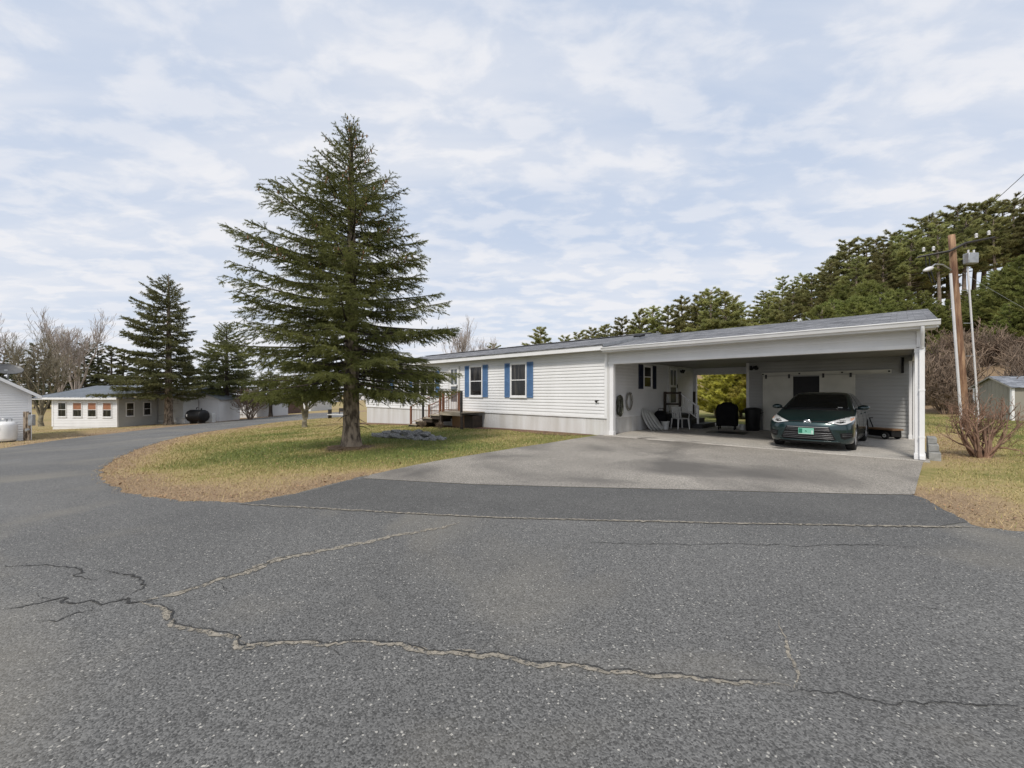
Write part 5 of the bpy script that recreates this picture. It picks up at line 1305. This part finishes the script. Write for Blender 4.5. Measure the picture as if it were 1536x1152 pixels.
plant_bare('crabapple_tree', 'gnarled leafless ornamental tree with forked mossy trunk beside the road on the lawn', 'tree', (q[0], q[1], G(*q)), bare(5, .42, .125, .50, 5, 5, 1.15, up=.55, twist=.5, sides=8, min_r=.006, kids=(2, 4)), M['bark_moss'])
q = at(62, 640)
plant_bare('bare_tree', 'large leafless tree with many upright limbs in front of the sunroom house', 'tree', (q[0], q[1], G(*q)), bare(8, 1.2, .20, .50, 6, 6, 2.7, up=1.0, sides=8, min_r=.009, shrink=.71, kids=(2, 4), tropism=.09, twist=.22), M['bark_moss'])
bt = [bare(50 + k, 2.6, .17, .36, 5, 5, 3.0, up=.8, min_r=.012, sides=5, shrink=.7, kids=(2, 4), tropism=.09, twist=.2) for k in range(2)]
q0 = plant_bare('bare_tree', 'pale leafless tree showing above the roof of the white house', 'tree', (-7.4, 58, G(-7.4, 58)), bt[0], M['bark_pale'], )
q0.scale = (1.05, 1.05, 1.12)
BARE_TREES = [q0, plant_bare('bare_tree', 'greyish leafless tree at the left edge behind the gabled white house', 'tree', (-64, 50, G(-64, 50)), bt[1], M['bark_pale'])]
BARE_TREES[1].scale = (1.2, 1.2, 1.2)
for k_, (x, y, sc, lab) in enumerate([(-57, 54, 1.25, 'leafless tree second from the left edge of the far treeline'), (-4.2, 62, .92, 'smaller pale leafless tree right of the one above the house roof'), (-72, 66, 1.4, 'faint leafless tree half out of frame at far left')]):
    copy_tree(BARE_TREES[k_ % 2], (x, y, G(x, y)), k_ * 1.9, sc, lab)
# big multi stemmed shrub in front of the pole
q = at(1471, 686)
sh = bare(77, 0, .026, .46, 4, 0, .62, up=.45, stems=22, sides=6, shrink=.64, min_r=.003, kids=(2, 3), twist=.5)
plant_bare('bare_shrub', 'wide leafless shrub of reddish brown stems in front of the utility pole', 'shrub', (q[0], q[1], G(*q)), sh, M['twig_red'], crown='stems').scale = (1.1, 1.0, 1.22)
# shrubs on the hill foot and bank
bs = [bare(90 + k, 0, .035, .5, 4, 0, .95, up=.4, stems=13, sides=4, shrink=.7, min_r=.012, kids=(2, 4)) for k in range(3)]
B0 = []
hrng = random.Random(9)
spots = []
for k_ in range(46):
    y = hrng.uniform(22, 46); x = 28.2 + hrng.uniform(0, 1) ** 1.3 * 15
    spots.append((x, y))
for k_, (x, y) in enumerate(spots):
    if k_ < 3: o = plant_bare('bare_shrub', 'x', 'shrub', (0, 0, 0), bs[k_], M['twig_brown'], crown='stems'); B0.append(o)
    else: o = copy_tree(B0[k_ % 3])
    o.location = (x, y, G(x, y) - .05); o.rotation_euler = (0, 0, hrng.uniform(0, 6.28)); s_ = hrng.uniform(.8, 1.9); o.scale = (s_, s_, s_ * .9)
    o['label'] = 'brown leafless bush in the thicket on the bank behind the shed'; o['category'] = 'shrub'; o['group'] = 'leafless bushes on the bank behind the shed'
o = copy_tree(B0[0], (26.6, 24.4, 0), .4, .62, 'small dark leafless bush on the grass between the carport post and utility pole'); del o['group']
q = at(375, 629.5); o = copy_tree(B0[1], (q[0], q[1], G(*q)), 1.0, 1.35, 'rounded maroon leafless bush across the road beside the dark spruce'); del o['group']
q = Wd(-8.3, -1.75); o = copy_tree(B0[2], (q[0], q[1], G(*q)), 1.0, .17, 'withered grey perennial clump in front of the porch steps'); del o['group']
q = Wd(-7.3, -1.55); o = copy_tree(B0[0], (q[0], q[1], G(*q)), 2.0, .15, 'withered grey perennial clump before the dark gap under the landing'); del o['group']

# pines of the hill ------------------------------------------------------------------
def pine(seed, H, r0, bare_to, n_br, R0, young=False):
    rng = np.random.default_rng(seed); T = MB(); C = MB()
    zz = np.linspace(-.5, H, 10); T.tube(np.stack([.15 * np.sin(zz * .3 + seed), .12 * np.cos(zz * .27 + seed), zz], -1), r0 * (1 - np.clip(zz, 0, H) / H) ** .7 + .03, 8)
    P, D, Ln = [], [], []
    az = rng.random() * 6
    for b_ in range(n_br):
        u = (b_ + rng.random()) / n_br; z0 = bare_to + (H - bare_to) * u; az += 2.4 + rng.normal() * .3
        if young: R = R0 * (1 - u) ** .8 * rng.uniform(.7, 1.1) + .25
        else: R = R0 * (1.0 - .80 * u ** 1.4) * (.45 + .55 * min(1, u * 4 + .3)) * rng.uniform(.5, 1.2)
        up = (.15 + .6 * u) if young else (-.02 + .45 * u ** 2) + rng.normal() * .08
        ca, sa = math.cos(az), math.sin(az); t = np.linspace(0, 1, 6)
        pts = np.stack([R * t * ca, R * t * sa, z0 + R * (up * t + .14 * t ** 2)], -1)
        T.tube(pts, np.linspace(.05 if not young else .03, .012, 6), 4, cap=False)
        nt_ = int(R * (10 if not young else 9)) + 4
        for q in range(nt_):
            f = rng.uniform(.28 if not young else .15, 1.0); i0 = min(4, int(f * 5)); b = pts[i0] + (pts[i0 + 1] - pts[i0]) * (f * 5 - i0)
            d = np.array([ca * .7, sa * .7, .35]) + np.array([-sa, ca, 0]) * rng.uniform(-1.1, 1.1); d[2] += rng.uniform(-.05, .45); d /= np.linalg.norm(d)
            L_ = rng.uniform(.35, .85) * (1 if not young else .8) * (1.2 - .5 * f) * (min(R, 3) / 2.6 + .25)
            P.append(b); D.append(d); Ln.append(L_)
            if rng.random() < .6:
                d2 = d + rng.normal(size=3) * .5; d2 /= np.linalg.norm(d2); P.append(b + d * L_ * .5); D.append(d2); Ln.append(L_ * .6)
    V = needles_tri(np.array(P), np.array(D), np.array(Ln), 78 if not young else 62, .24, .05, rng, .3, 1.1, .35)
    C.add(V, np.arange(len(V)).reshape(-1, 3))
    return T, C
PT = [pine(100 + k, 15 + k * 1.2, .26, 15 * b0, nb, R0) for k, (b0, nb, R0) in enumerate(((.40, 62, 3.9), (.54, 50, 3.7), (.30, 76, 3.9), (.60, 44, 3.6)))]
PF = [pine(120 + k, 11 + k * 1.5, .2, 1.0, 74, 3.6, False) for k in range(2)]       # full to the ground
PYg = [pine(140 + k, 6.0 + k * .8, .12, .3, 70, 2.9, True) for k in range(3)]
def proto(parts, name, m_, lab, grp):
    o = thing(name, lab, 'tree', (0, 0, 0), 0, grp); T, C = parts
    T.build('trunk', M['pine_bark'], o, smooth=True, fix=False); C.build('crown', m_, o, fix=False); return o
used = {}
def put(kind, idx, x, y, sc, rz):
    src = {'tall': (PT, 'pine_tree', M['pine'], 'tall pine with bare lower trunk on the ridge of the wooded hill', 'tall pines along the ridge'),
           'full': (PF, 'pine_tree', M['pine'], 'bushy pine branched to the ground on the hill behind the house roof', 'bushy pines behind the roofs'),
           'young': (PYg, 'young_pine', M['young_pine'], 'dense bright green young pine on the hillside behind carport and pole', 'young pines on the slope')}[kind]
    idx %= len(src[0])
    if (kind, idx) not in used:
        used[(kind, idx)] = o = proto(src[0][idx], src[1], src[2], src[3], src[4])
    else: o = copy_tree(used[(kind, idx)])
    H_ = {'tall': 15 + idx * 1.2, 'full': 11 + idx * 1.5, 'young': 6 + idx * .8}[kind]
    sz_ = (CH + (588.5 - sc) / F * y - G(x, y)) / (H_ * (1.12 if kind == 'young' else 1.0)); sz_ = max(sz_, .35)
    wx = sz_ * {'tall': 1.12, 'full': 1.15, 'young': 1.2}[kind]
    o.location = (x, y, G(x, y) - .15); o.rotation_euler = (0, 0, rz); o.scale = (wx, wx, sz_)
    return o
def along(px, y): return (px - CX) / F * y
k_ = 0
# ridge pines: column of the picture, distance, scale
TOPS = ([1120, 1135, 1150, 1175, 1200, 1235, 1270, 1310, 1350, 1390, 1430, 1480, 1536, 1600], [500, 468, 436, 420, 408, 392, 368, 360, 342, 326, 310, 300, 292, 285])
for px, y, d_ in ((1146, 92, 0), (1160, 88, 8), (1174, 96, 0), (1190, 84, 12), (1204, 92, 0), (1218, 88, 10), (1234, 92, 0), (1246, 80, 16), (1258, 88, 4), (1272, 84, 0), (1286, 76, 20), (1298, 84, 2), (1312, 80, 0), (1326, 72, 22), (1338, 80, 0), (1352, 76, 4), (1366, 70, 18), (1380, 76, 0), (1394, 74, 6), (1408, 66, 20), (1420, 74, 0), (1434, 72, 0), (1448, 66, 22), (1462, 72, 4), (1476, 70, 6), (1492, 64, 24), (1506, 70, 8), (1522, 66, 10), (1545, 62, 14), (1570, 60, 10)):
    put('tall', (k_ * 3 + k_ // 4) if px < 1400 else (1, 3)[k_ % 2], along(px, y), y, float(np.interp(px, *TOPS)) + d_ + hrng.uniform(-7, 9), hrng.uniform(0, 6.28)); k_ += 1
for px, y, t_ in ((1136, 82, 470), (1152, 80, 452), (1170, 78, 450), (1108, 108, 452), (1088, 112, 436), (1068, 116, 431), (1046, 120, 446), (1022, 124, 449), (1002, 128, 460), (980, 128, 463), (958, 132, 470), (932, 136, 479), (908, 138, 488), (888, 140, 494), (868, 142, 500), (848, 150, 507), (812, 118, 495), (740, 120, 515), (1098, 128, 447), (1056, 134, 440)):
    put('full', k_, along(px, y), y, t_ + hrng.uniform(-4, 4), hrng.uniform(0, 6.28)); k_ += 1
YT = ([1205, 1240, 1270, 1320, 1360, 1400, 1440, 1480, 1536, 1600], [470, 438, 420, 410, 422, 440, 445, 415, 372, 345])
for px, y, d_ in ((1212, 60, 5), (1230, 56, 0), (1248, 60, 8), (1262, 62, 0), (1284, 54, 20), (1302, 60, 0), (1322, 52, 22), (1345, 56, 6), (1362, 50, 24), (1384, 54, 4), (1404, 50, 20), (1424, 52, 6), (1440, 48, 22), (1462, 48, 10), (1480, 46, 18), (1500, 46, 2), (1518, 44, 24), (1540, 44, 4), (1560, 42, 20), (1395, 60, 0), (1450, 58, 0), (1490, 54, 0), (1525, 52, 0), (1475, 40, 60), (1515, 39, 62), (1410, 44, 58), (1545, 38, 70), (1440, 41, 62)):
    put('young', k_, along(px, y), y, float(np.interp(px, *YT)) + d_ + hrng.uniform(-8, 8), hrng.uniform(0, 6.28)); k_ += 1
# yellow green hedge seen through the rear opening of the carport
for k2, (lx, ly, sc) in enumerate(((-.6, 13.6, .58), (.5, 13.1, .60), (1.5, 13.5, .62), (2.5, 13.0, .58), (3.5, 13.4, .60), (4.6, 13.9, .62), (2.1, 14.8, .66), (.2, 15.0, .66))):
    o = thing('hedge_shrub', '', 'shrub', (*Wd(lx, ly), 0), hrng.uniform(0, 6), 'evergreen shrubs behind the carport')
    o['label'] = 'yellow green evergreen shrub seen through the rear opening of the carport'
    cm = used[('young', k2 % 3)]
    for ch in cm.children:
        c = ch.copy(); COL.objects.link(c); c.parent = o
        if c.name.startswith('crown'):
            c.material_slots[0].link = 'OBJECT'; c.material_slots[0].material = M['hedge']
    o.scale = (sc * 1.1, sc * 1.1, sc)
# dark firs of the far treeline on the left
fr = [pine(160 + k, 13, .2, .8, 70, 2.6, False) for k in range(2)]
FP = []
for k2, (px, y, sc) in enumerate(((-20, 92, 1.0), (5, 96, 1.05), (28, 90, .95), (52, 95, 1.05), (74, 92, 1.0), (96, 88, 1.0), (112, 94, 1.0), (128, 90, 1.12), (146, 92, 1.05), (166, 90, .95), (186, 94, .95), (208, 92, .9), (230, 98, .95), (255, 96, .9), (282, 100, .9), (310, 104, .9), (336, 100, .85), (430, 190, .8), (505, 200, .8))):
    x = along(px, y)
    if k2 < 2:
        o = thing('fir_tree', '', 'tree', (0, 0, 0), 0, 'dark firs of the far treeline'); T, C = fr[k2]; T.build('trunk', M['bark_dark'], o, fix=False); C.build('crown', M['fir'], o, fix=False); FP.append(o)
    else: o = copy_tree(FP[k2 % 2])
    o['label'] = 'dark fir in the distant treeline behind the sunroom house'; o.location = (x, y, G(x, y) - .1); o.rotation_euler = (0, 0, k2 * 1.3); o.scale = (sc * 1.25, sc * 1.25, sc * hrng.uniform(.9, 1.1))

# ------------------------------------------------------------------ neighbours across the road
zl = G(-24.6, 21)
lh = thing('gabled_house', 'white sided house cut by the left edge of the frame with propane tanks before it', 'house', (-24.42, 21.0, zl), rad(51))
# local x to the left is negative; gable wall in the plane y = 0 facing the camera
mb = MB(); siding_mb(mb, (-6, 0), (-.06, 0), .0, 2.35, exp=.12)
mb.prism([(-6, 2.352), (0, 2.352), (-3, 4.35)], .0, .1, axis='y'); mb.box(-6, -.06, .006, .1, -.4, 2.35)
for k2 in range(14):
    z = 2.36 + k2 * .12; hw = 3 * (1 - (z - 2.352) / 2.0)
    if hw > .1: mb.box(-3 - hw + .02, -3 + hw - .02, -.012, -.001, z + .004, z + .075)
mb.build('wall', M['siding'], lh)
mb = MB(); mb.box(-.1, 0, .1, 10, -.4, 2.35); mb.build('wall', M['siding'], lh)
mb = MB(); mb.box(-.11, .015, -.02, .1, -.4, 2.36); mb.build('corner_trim', M['trim'], lh)
mb = MB()
for s in (1,):
    mb.prism([(.35, 2.08), (.35, 2.24), (-3, 4.56), (-6.4, 2.24), (-6.4, 2.08), (-3, 4.40)], -.30, -.24, axis='y')
mb.build('rake_board', M['trim'], lh)
mb = MB(); mb.prism([(.36, 2.245), (-3, 4.57), (-6.4, 2.245), (-6.4, 2.18), (-3, 4.50), (.36, 2.18)], -.235, 10.2, axis='y'); mb.build('roof', M['shingle2'], lh)
mb = MB(); mb.box(.005, .34, -.23, 10, 2.10, 2.115); mb.build('soffit', M['trim'], lh)
def W2(o_, x, y, z): 
    c, s = math.cos(rad(51)), math.sin(rad(51)); return (-24.42 + x * c - y * s, 21 + x * s + y * c, z)
o = thing('satellite_dish', 'dark satellite dish tilted on the roof edge of the left house', 'satellite dish', W2(0, -.75, .3, zl + 2.95), rad(40))
mb = MB(); mb.tube([(0, 0, 0), (0, 0, .25), (.05, -.05, .42)], .025, 6); mb.build('mast', M['steel'], o)
bm = bmesh.new(); bmesh.ops.create_uvsphere(bm, u_segments=24, v_segments=12, radius=.9)
bmesh.ops.bisect_plane(bm, geom=bm.verts[:] + bm.edges[:] + bm.faces[:], plane_co=(0, 0, -.72), plane_no=(0, 0, 1), clear_outer=True)
me = bpy.data.meshes.new('dish'); bm.to_mesh(me); bm.free(); me.materials.append(mat('dark_dish', (.10, .10, .10), .5)); d_ = bpy.data.objects.new('dish', me); COL.objects.link(d_); d_.parent = o
d_.location = (.05, -.05, 1.28); d_.rotation_euler = (rad(28), rad(10), 0); so_ = d_.modifiers.new('t', 'SOLIDIFY'); so_.thickness = .02
mb = MB(); mb.tube([(.05, -.3, .3), (.05, -.55, .55)], .012, 5); mb.box(0, .1, -.62, -.5, .52, .6); mb.build('feed_arm', M['steel'], o)
for k2, (px, py, lab) in enumerate(((17.5, 660.5, 'white propane tank next to the wooden meter post'), (1.5, 662, 'white propane tank at the left edge of the picture'))):
    q = at(px, py); q = ((-24.55, 20.05), (-25.15, 19.72))[k2]; o = thing('propane_tank', lab, 'propane tank', (q[0], q[1], G(*q)), 0, 'propane tanks by the left house')
    mb = MB(); mb.lathe([(0, .05), (.30, .05), (.36, .12), (.375, .22), (.375, .82), (.35, .92), (.25, .99), (.1, 1.02), (0, 1.025)], 28); mb.build('vessel', M['tanks'], o, smooth=True)
    mb = MB(); mb.lathe([(.30, -.02), (.32, -.02), (.32, .1), (.30, .1)], 24); mb.build('foot_ring', M['dark_metal'], o)
    mb = MB(); th_ = np.linspace(.4, 5.9, 20); mb.tube(np.stack([.19 * np.cos(th_), .19 * np.sin(th_), np.full(20, 1.13)], -1), .02, 5)
    for a in (.6, 2.2, 4.2, 5.7): mb.tube([(.19 * math.cos(a), .19 * math.sin(a), .99), (.19 * math.cos(a), .19 * math.sin(a), 1.13)], .018, 5)
    mb.build('valve_guard', M['steel'], o)
    mb = MB(); mb.box(.05 if k2 == 0 else -.02, .13 if k2 == 0 else .1, -.38, -.374, .62 if k2 == 0 else .3, .78); mb.build('sticker', M['black'] if k2 == 0 else M['field_brown'], o)
q = at(33, 662); o = thing('meter_post', 'brown wooden post with grey electric meter box by the propane tanks', 'post', (q[0], q[1] + .25, G(*q)))
mb = MB(); mb.box(-.17, -.02, -.06, .06, -.2, 1.45); mb.box(.0, .09, -.05, .05, -.2, 1.4); mb.build('post', M['bark'], o)
mb = MB(); mb.box(.1, .32, -.1, .06, .75, 1.3); mb.build('meter_box', M['steel'], o, bevel=.02)
mb = MB(); mb.lathe([(0, -.1), (.07, -.1), (.08, -.02), (0, 0)], 14, axis='y', c=(.12, -.08, .55)); mb.build('meter_dial', M['steel'], o)

qc = at(176, 641); zc_ = G(*qc) + .02
SA = rad(-6)
sr = thing('sunroom_house', 'white sunroom house with pale metal roof and four tall front windows across the road', 'house', (qc[0], qc[1], zc_), SA)
SWW = 6.0
mb = MB(); siding_mb(mb, (-SWW, 0), (0, 0), 0, 2.32, exp=.13); mb.box(-SWW, 0, .01, .1, -.5, 2.32); mb.build('wall', M['siding'], sr)
mb = MB(); siding_mb(mb, (0, 0), (0, 3.4), 0, 2.32, exp=.13); mb.box(-.1, -.01, .1, 3.4, -.5, 2.32); mb.build('wall', M['grey_or_shaded_wall'], sr)  # shade of this side is put into the grey wall colour
mb = MB(); mb.box(-SWW - .06, -SWW + .1, -.03, .1, 0, 2.32); mb.box(-.1, .02, -.03, .1, 0, 2.32); mb.build('corner_trim', M['trim'], sr)
FS = I4.copy()
for k2, (l, r, z1) in enumerate(((81, 95.5, 0), (105, 120.5, 1), (129, 144, 1), (153, 168, 1))):
    x0 = -(176 - l) / 104 * SWW; x1 = -(176 - r) / 104 * SWW
    window(sr, FS, x0, x1, .78, 2.02, blind=M['blind'] if z1 else None)
FS2 = frame((0, 0, 0), (0, 1, 0), (-1, 0, 0))
for a0, a1 in ((.65, 1.35), (2.1, 2.8)): window(sr, FS2, a0, a1, .8, 2.0)
mb = MB()
mb.prism([(-.35, 2.30), (-.35, 2.40), (4.6, 3.45), (9.6, 2.40), (9.6, 2.30), (4.6, 3.34)], -SWW - 1.6, .35, axis='x')
for k2 in range(16): x = -SWW - 1.5 + k2 * .5; mb.add([(x, -.36, 2.405), (x + .03, -.36, 2.405), (x + .03, 4.6, 3.46), (x, 4.6, 3.46), (x, -.36, 2.43), (x + .03, -.36, 2.43), (x + .03, 4.6, 3.485), (x, 4.6, 3.485)], [(4, 5, 6, 7), (0, 4, 7, 3), (1, 2, 6, 5), (0, 1, 5, 4)])
mb.build('roof', M['metal_roof'], sr)
mb = MB(); mb.box(-SWW - 1.6, .36, -.39, -.355, 2.24, 2.40); mb.build('fascia', M['trim'], sr)
mb = MB(); mb.box(-SWW - 1.5, -SWW - .07, 1.2, 8, -.3, 2.3); mb.box(-SWW, 0, 3.4, 9, -.3, 2.3); mb.build('wall', M['house_far'], sr)
mb = MB(); siding_mb(mb, (.1, 3.42), (2.5, 3.42), .30, 2.5, exp=.13); mb.box(.1, 2.5, 3.43, 9, -.3, 2.5); mb.box(.1, 2.52, 3.38, 3.42, .22, .30, mi=1); mb.build('wall', [M['grey_or_shaded_wall'], M['trim']], sr)
mb = MB(); mb.prism([(3.1, 2.48), (3.1, 2.56), (6.2, 3.4), (9.3, 2.56), (9.3, 2.48), (6.2, 3.3)], .0, 2.8, axis='x'); mb.build('roof', M['metal_roof'], sr)
# small gabled annex right of the second spruce
qa = at(268, 635.5); 
an_ = thing('white_annex', 'small white gabled building with a brown doorpost behind the black oil tank', 'house', (qa[0] - .4, qa[1] + 1.6, G(*qa) + .05), rad(6))
mb = MB(); siding_mb(mb, (0, 0), (2.7, 0), 0, 2.1, exp=.13); mb.box(0, 2.7, .01, 3.5, -.3, 2.1); mb.prism([(0, 2.102), (2.7, 2.102), (1.0, 2.75)], .0, 3.5, axis='y'); mb.build('wall', M['siding'], an_)
mb = MB(); mb.prism([(-.25, 2.05), (1.0, 2.78), (2.95, 2.02), (2.95, 2.10), (1.0, 2.88), (-.25, 2.13)], -.2, 3.7, axis='y'); mb.build('roof', M['metal_roof'], an_)
mb = MB(); mb.box(.85, .95, -.05, -.015, 0, 2.0); mb.build('doorpost', M['field_brown'], an_)
mb = MB(); mb.box(.1, .82, -.03, -.015, .05, 1.9); mb.build('door', M['trim'], an_)
q = at(292, 635.8); o = thing('oil_tank', 'fat black oil tank lying on legs beside the road', 'tank', (q[0], q[1] + .3, G(*q)), rad(-12))
mb = MB(); mb.lathe([(0, -.78), (.35, -.77), (.50, -.68), (.52, -.55), (.52, .62), (.48, .74), (.3, .80), (0, .81)], 26, axis='x', c=(0, 0, .66)); mb.build('vessel', M['black'], o, smooth=True)
for x in (-.4, .45):
    mb = MB(); mb.box(x - .04, x + .04, -.3, .3, -.1, .3); mb.build('leg', M['dark_metal'], o)
mb = MB(); mb.tube([(-.1, 0, 1.15), (-.1, 0, 1.32), (.05, 0, 1.36)], .04, 6); mb.tube([(.42, 0, 1.15), (.42, 0, 1.3)], .05, 6); mb.build('filler_pipe', M['black'], o)
mb = MB(); mb.box(-.55, -.45, -.525, -.50, .62, .82); mb.build('gauge_label', M['plastic_white'], o)
q = at(271, 636); o = thing('storage_bin', 'low white plastic bin between second spruce trunk and black oil tank', 'bin', (q[0], q[1] + .25, G(*q)), rad(-5))
mb = MB(); mb.box(-.38, .38, -.25, .25, 0, .48); mb.build('box', M['plastic_white'], o, bevel=.03)
mb = MB(); mb.box(-.41, .41, -.28, .28, .485, .56); mb.build('lid', M['grey_or_shaded_wall'], o, bevel=.02)
q = at(311, 634); o = thing('air_conditioner', 'white outdoor air conditioner right of the black oil tank', 'air conditioner', (q[0], q[1] + .3, G(*q)), rad(-10))
mb = MB(); mb.box(-.42, .42, -.2, .2, 0, .85); mb.build('case', M['plastic_white'], o, bevel=.02)
mb = MB(); mb.lathe([(0, -.21), (.27, -.21), (.28, -.203), (0, -.203)], 20, axis='y', c=(-.08, 0, .43)); mb.build('fan_grille', M['steel'], o)
# far white buildings
def far_house(name, lab, px0, px1, py_base, zwall, zr, dep, rz, roofm, bm_='house_far', dy=0):
    q = at(px0, py_base); q1 = along(px1, q[1]); L_ = q1 - q[0]
    o = thing(name, lab, 'house', (q[0], q[1] + dy, G(*q)), rz)
    mb = MB(); siding_mb(mb, (0, 0), (L_, 0), .25, zwall, exp=.2); mb.box(0, L_, .01, dep, -.5, zwall); mb.prism([(.0, zwall + .001), (dep, zwall + .001), (dep / 2, zr - .1)], .02, L_ - .02, axis='x'); mb.build('wall', M[bm_], o)
    mb = MB(); mb.prism([(-.3, zwall - .05), (-.3, zwall + .06), (dep / 2, zr + .08), (dep + .3, zwall + .06), (dep + .3, zwall - .05), (dep / 2, zr - .04)], -.3, L_ + .3, axis='x'); mb.build('roof', M[roofm], o)
    return o, L_
o, L_ = far_house('white_house', 'low white house with dark skirting behind the dark road edge spruce', 316, 352, 630, 2.0, 2.7, 6, rad(-4), 'metal_roof', dy=4)
o, L_ = far_house('white_house', 'grey lapped house front with maroon skirting behind the rounded bush', 372, 402, 624, 1.6, 2.3, 6, rad(-3), 'shingle2', 'field_brown', dy=3)
o, L_ = far_house('long_white_building', 'long plain white building beyond the bend of the road', 402, 462, 618.5, 3.1, 4.6, 9, rad(0), 'house_far', dy=1)
for x in (1.0, 4.2):
    mb = MB(); mb.box(x, x + .5, -.25, -.02, .6, .95); mb.build('wall_unit', M['black'], o)
o, L_ = far_house('white_house', 'small distant white house at the edge of the pale field', 474, 500, 603, 2.3, 3.5, 7, rad(0), 'house_far')
o, L_ = far_house('white_house', 'faint far white roofed house left of the big spruce trunk', 505, 545, 601, 2.4, 4.2, 8, rad(0), 'house_far', dy=10)
for k2, (px, lab) in enumerate(((500, 'small dark bush left of the pair on the far field'), (507, 'small dark bush right of the pair on the far field'))):
    q = at(px, 602); o = copy_tree(used[('young', 0)], (q[0], q[1], G(*q)), k2, .42, lab); o['category'] = 'shrub'; del o['group']
q = at(508, 627.5); o = thing('garden_bench', 'low dark garden bench with a white seat half hidden behind the big spruce trunk', 'bench', (q[0], q[1], G(*q)), rad(-10))
mb = MB(); mb.box(-.9, .8, -.25, .25, .28, .36); mb.build('seat', M['plastic_white'], o)
mb = MB(); mb.box(-.1, .8, .2, .25, .55, .85); mb.box(-.1, -.04, .2, .25, .36, .55); mb.build('backrest', M['dark_metal'], o)
for x in (-.85, .7):
    mb = MB(); mb.box(x, x + .07, -.22, .22, 0, .28 if x > 0 else .75); mb.build('leg', M['dark_metal'], o)
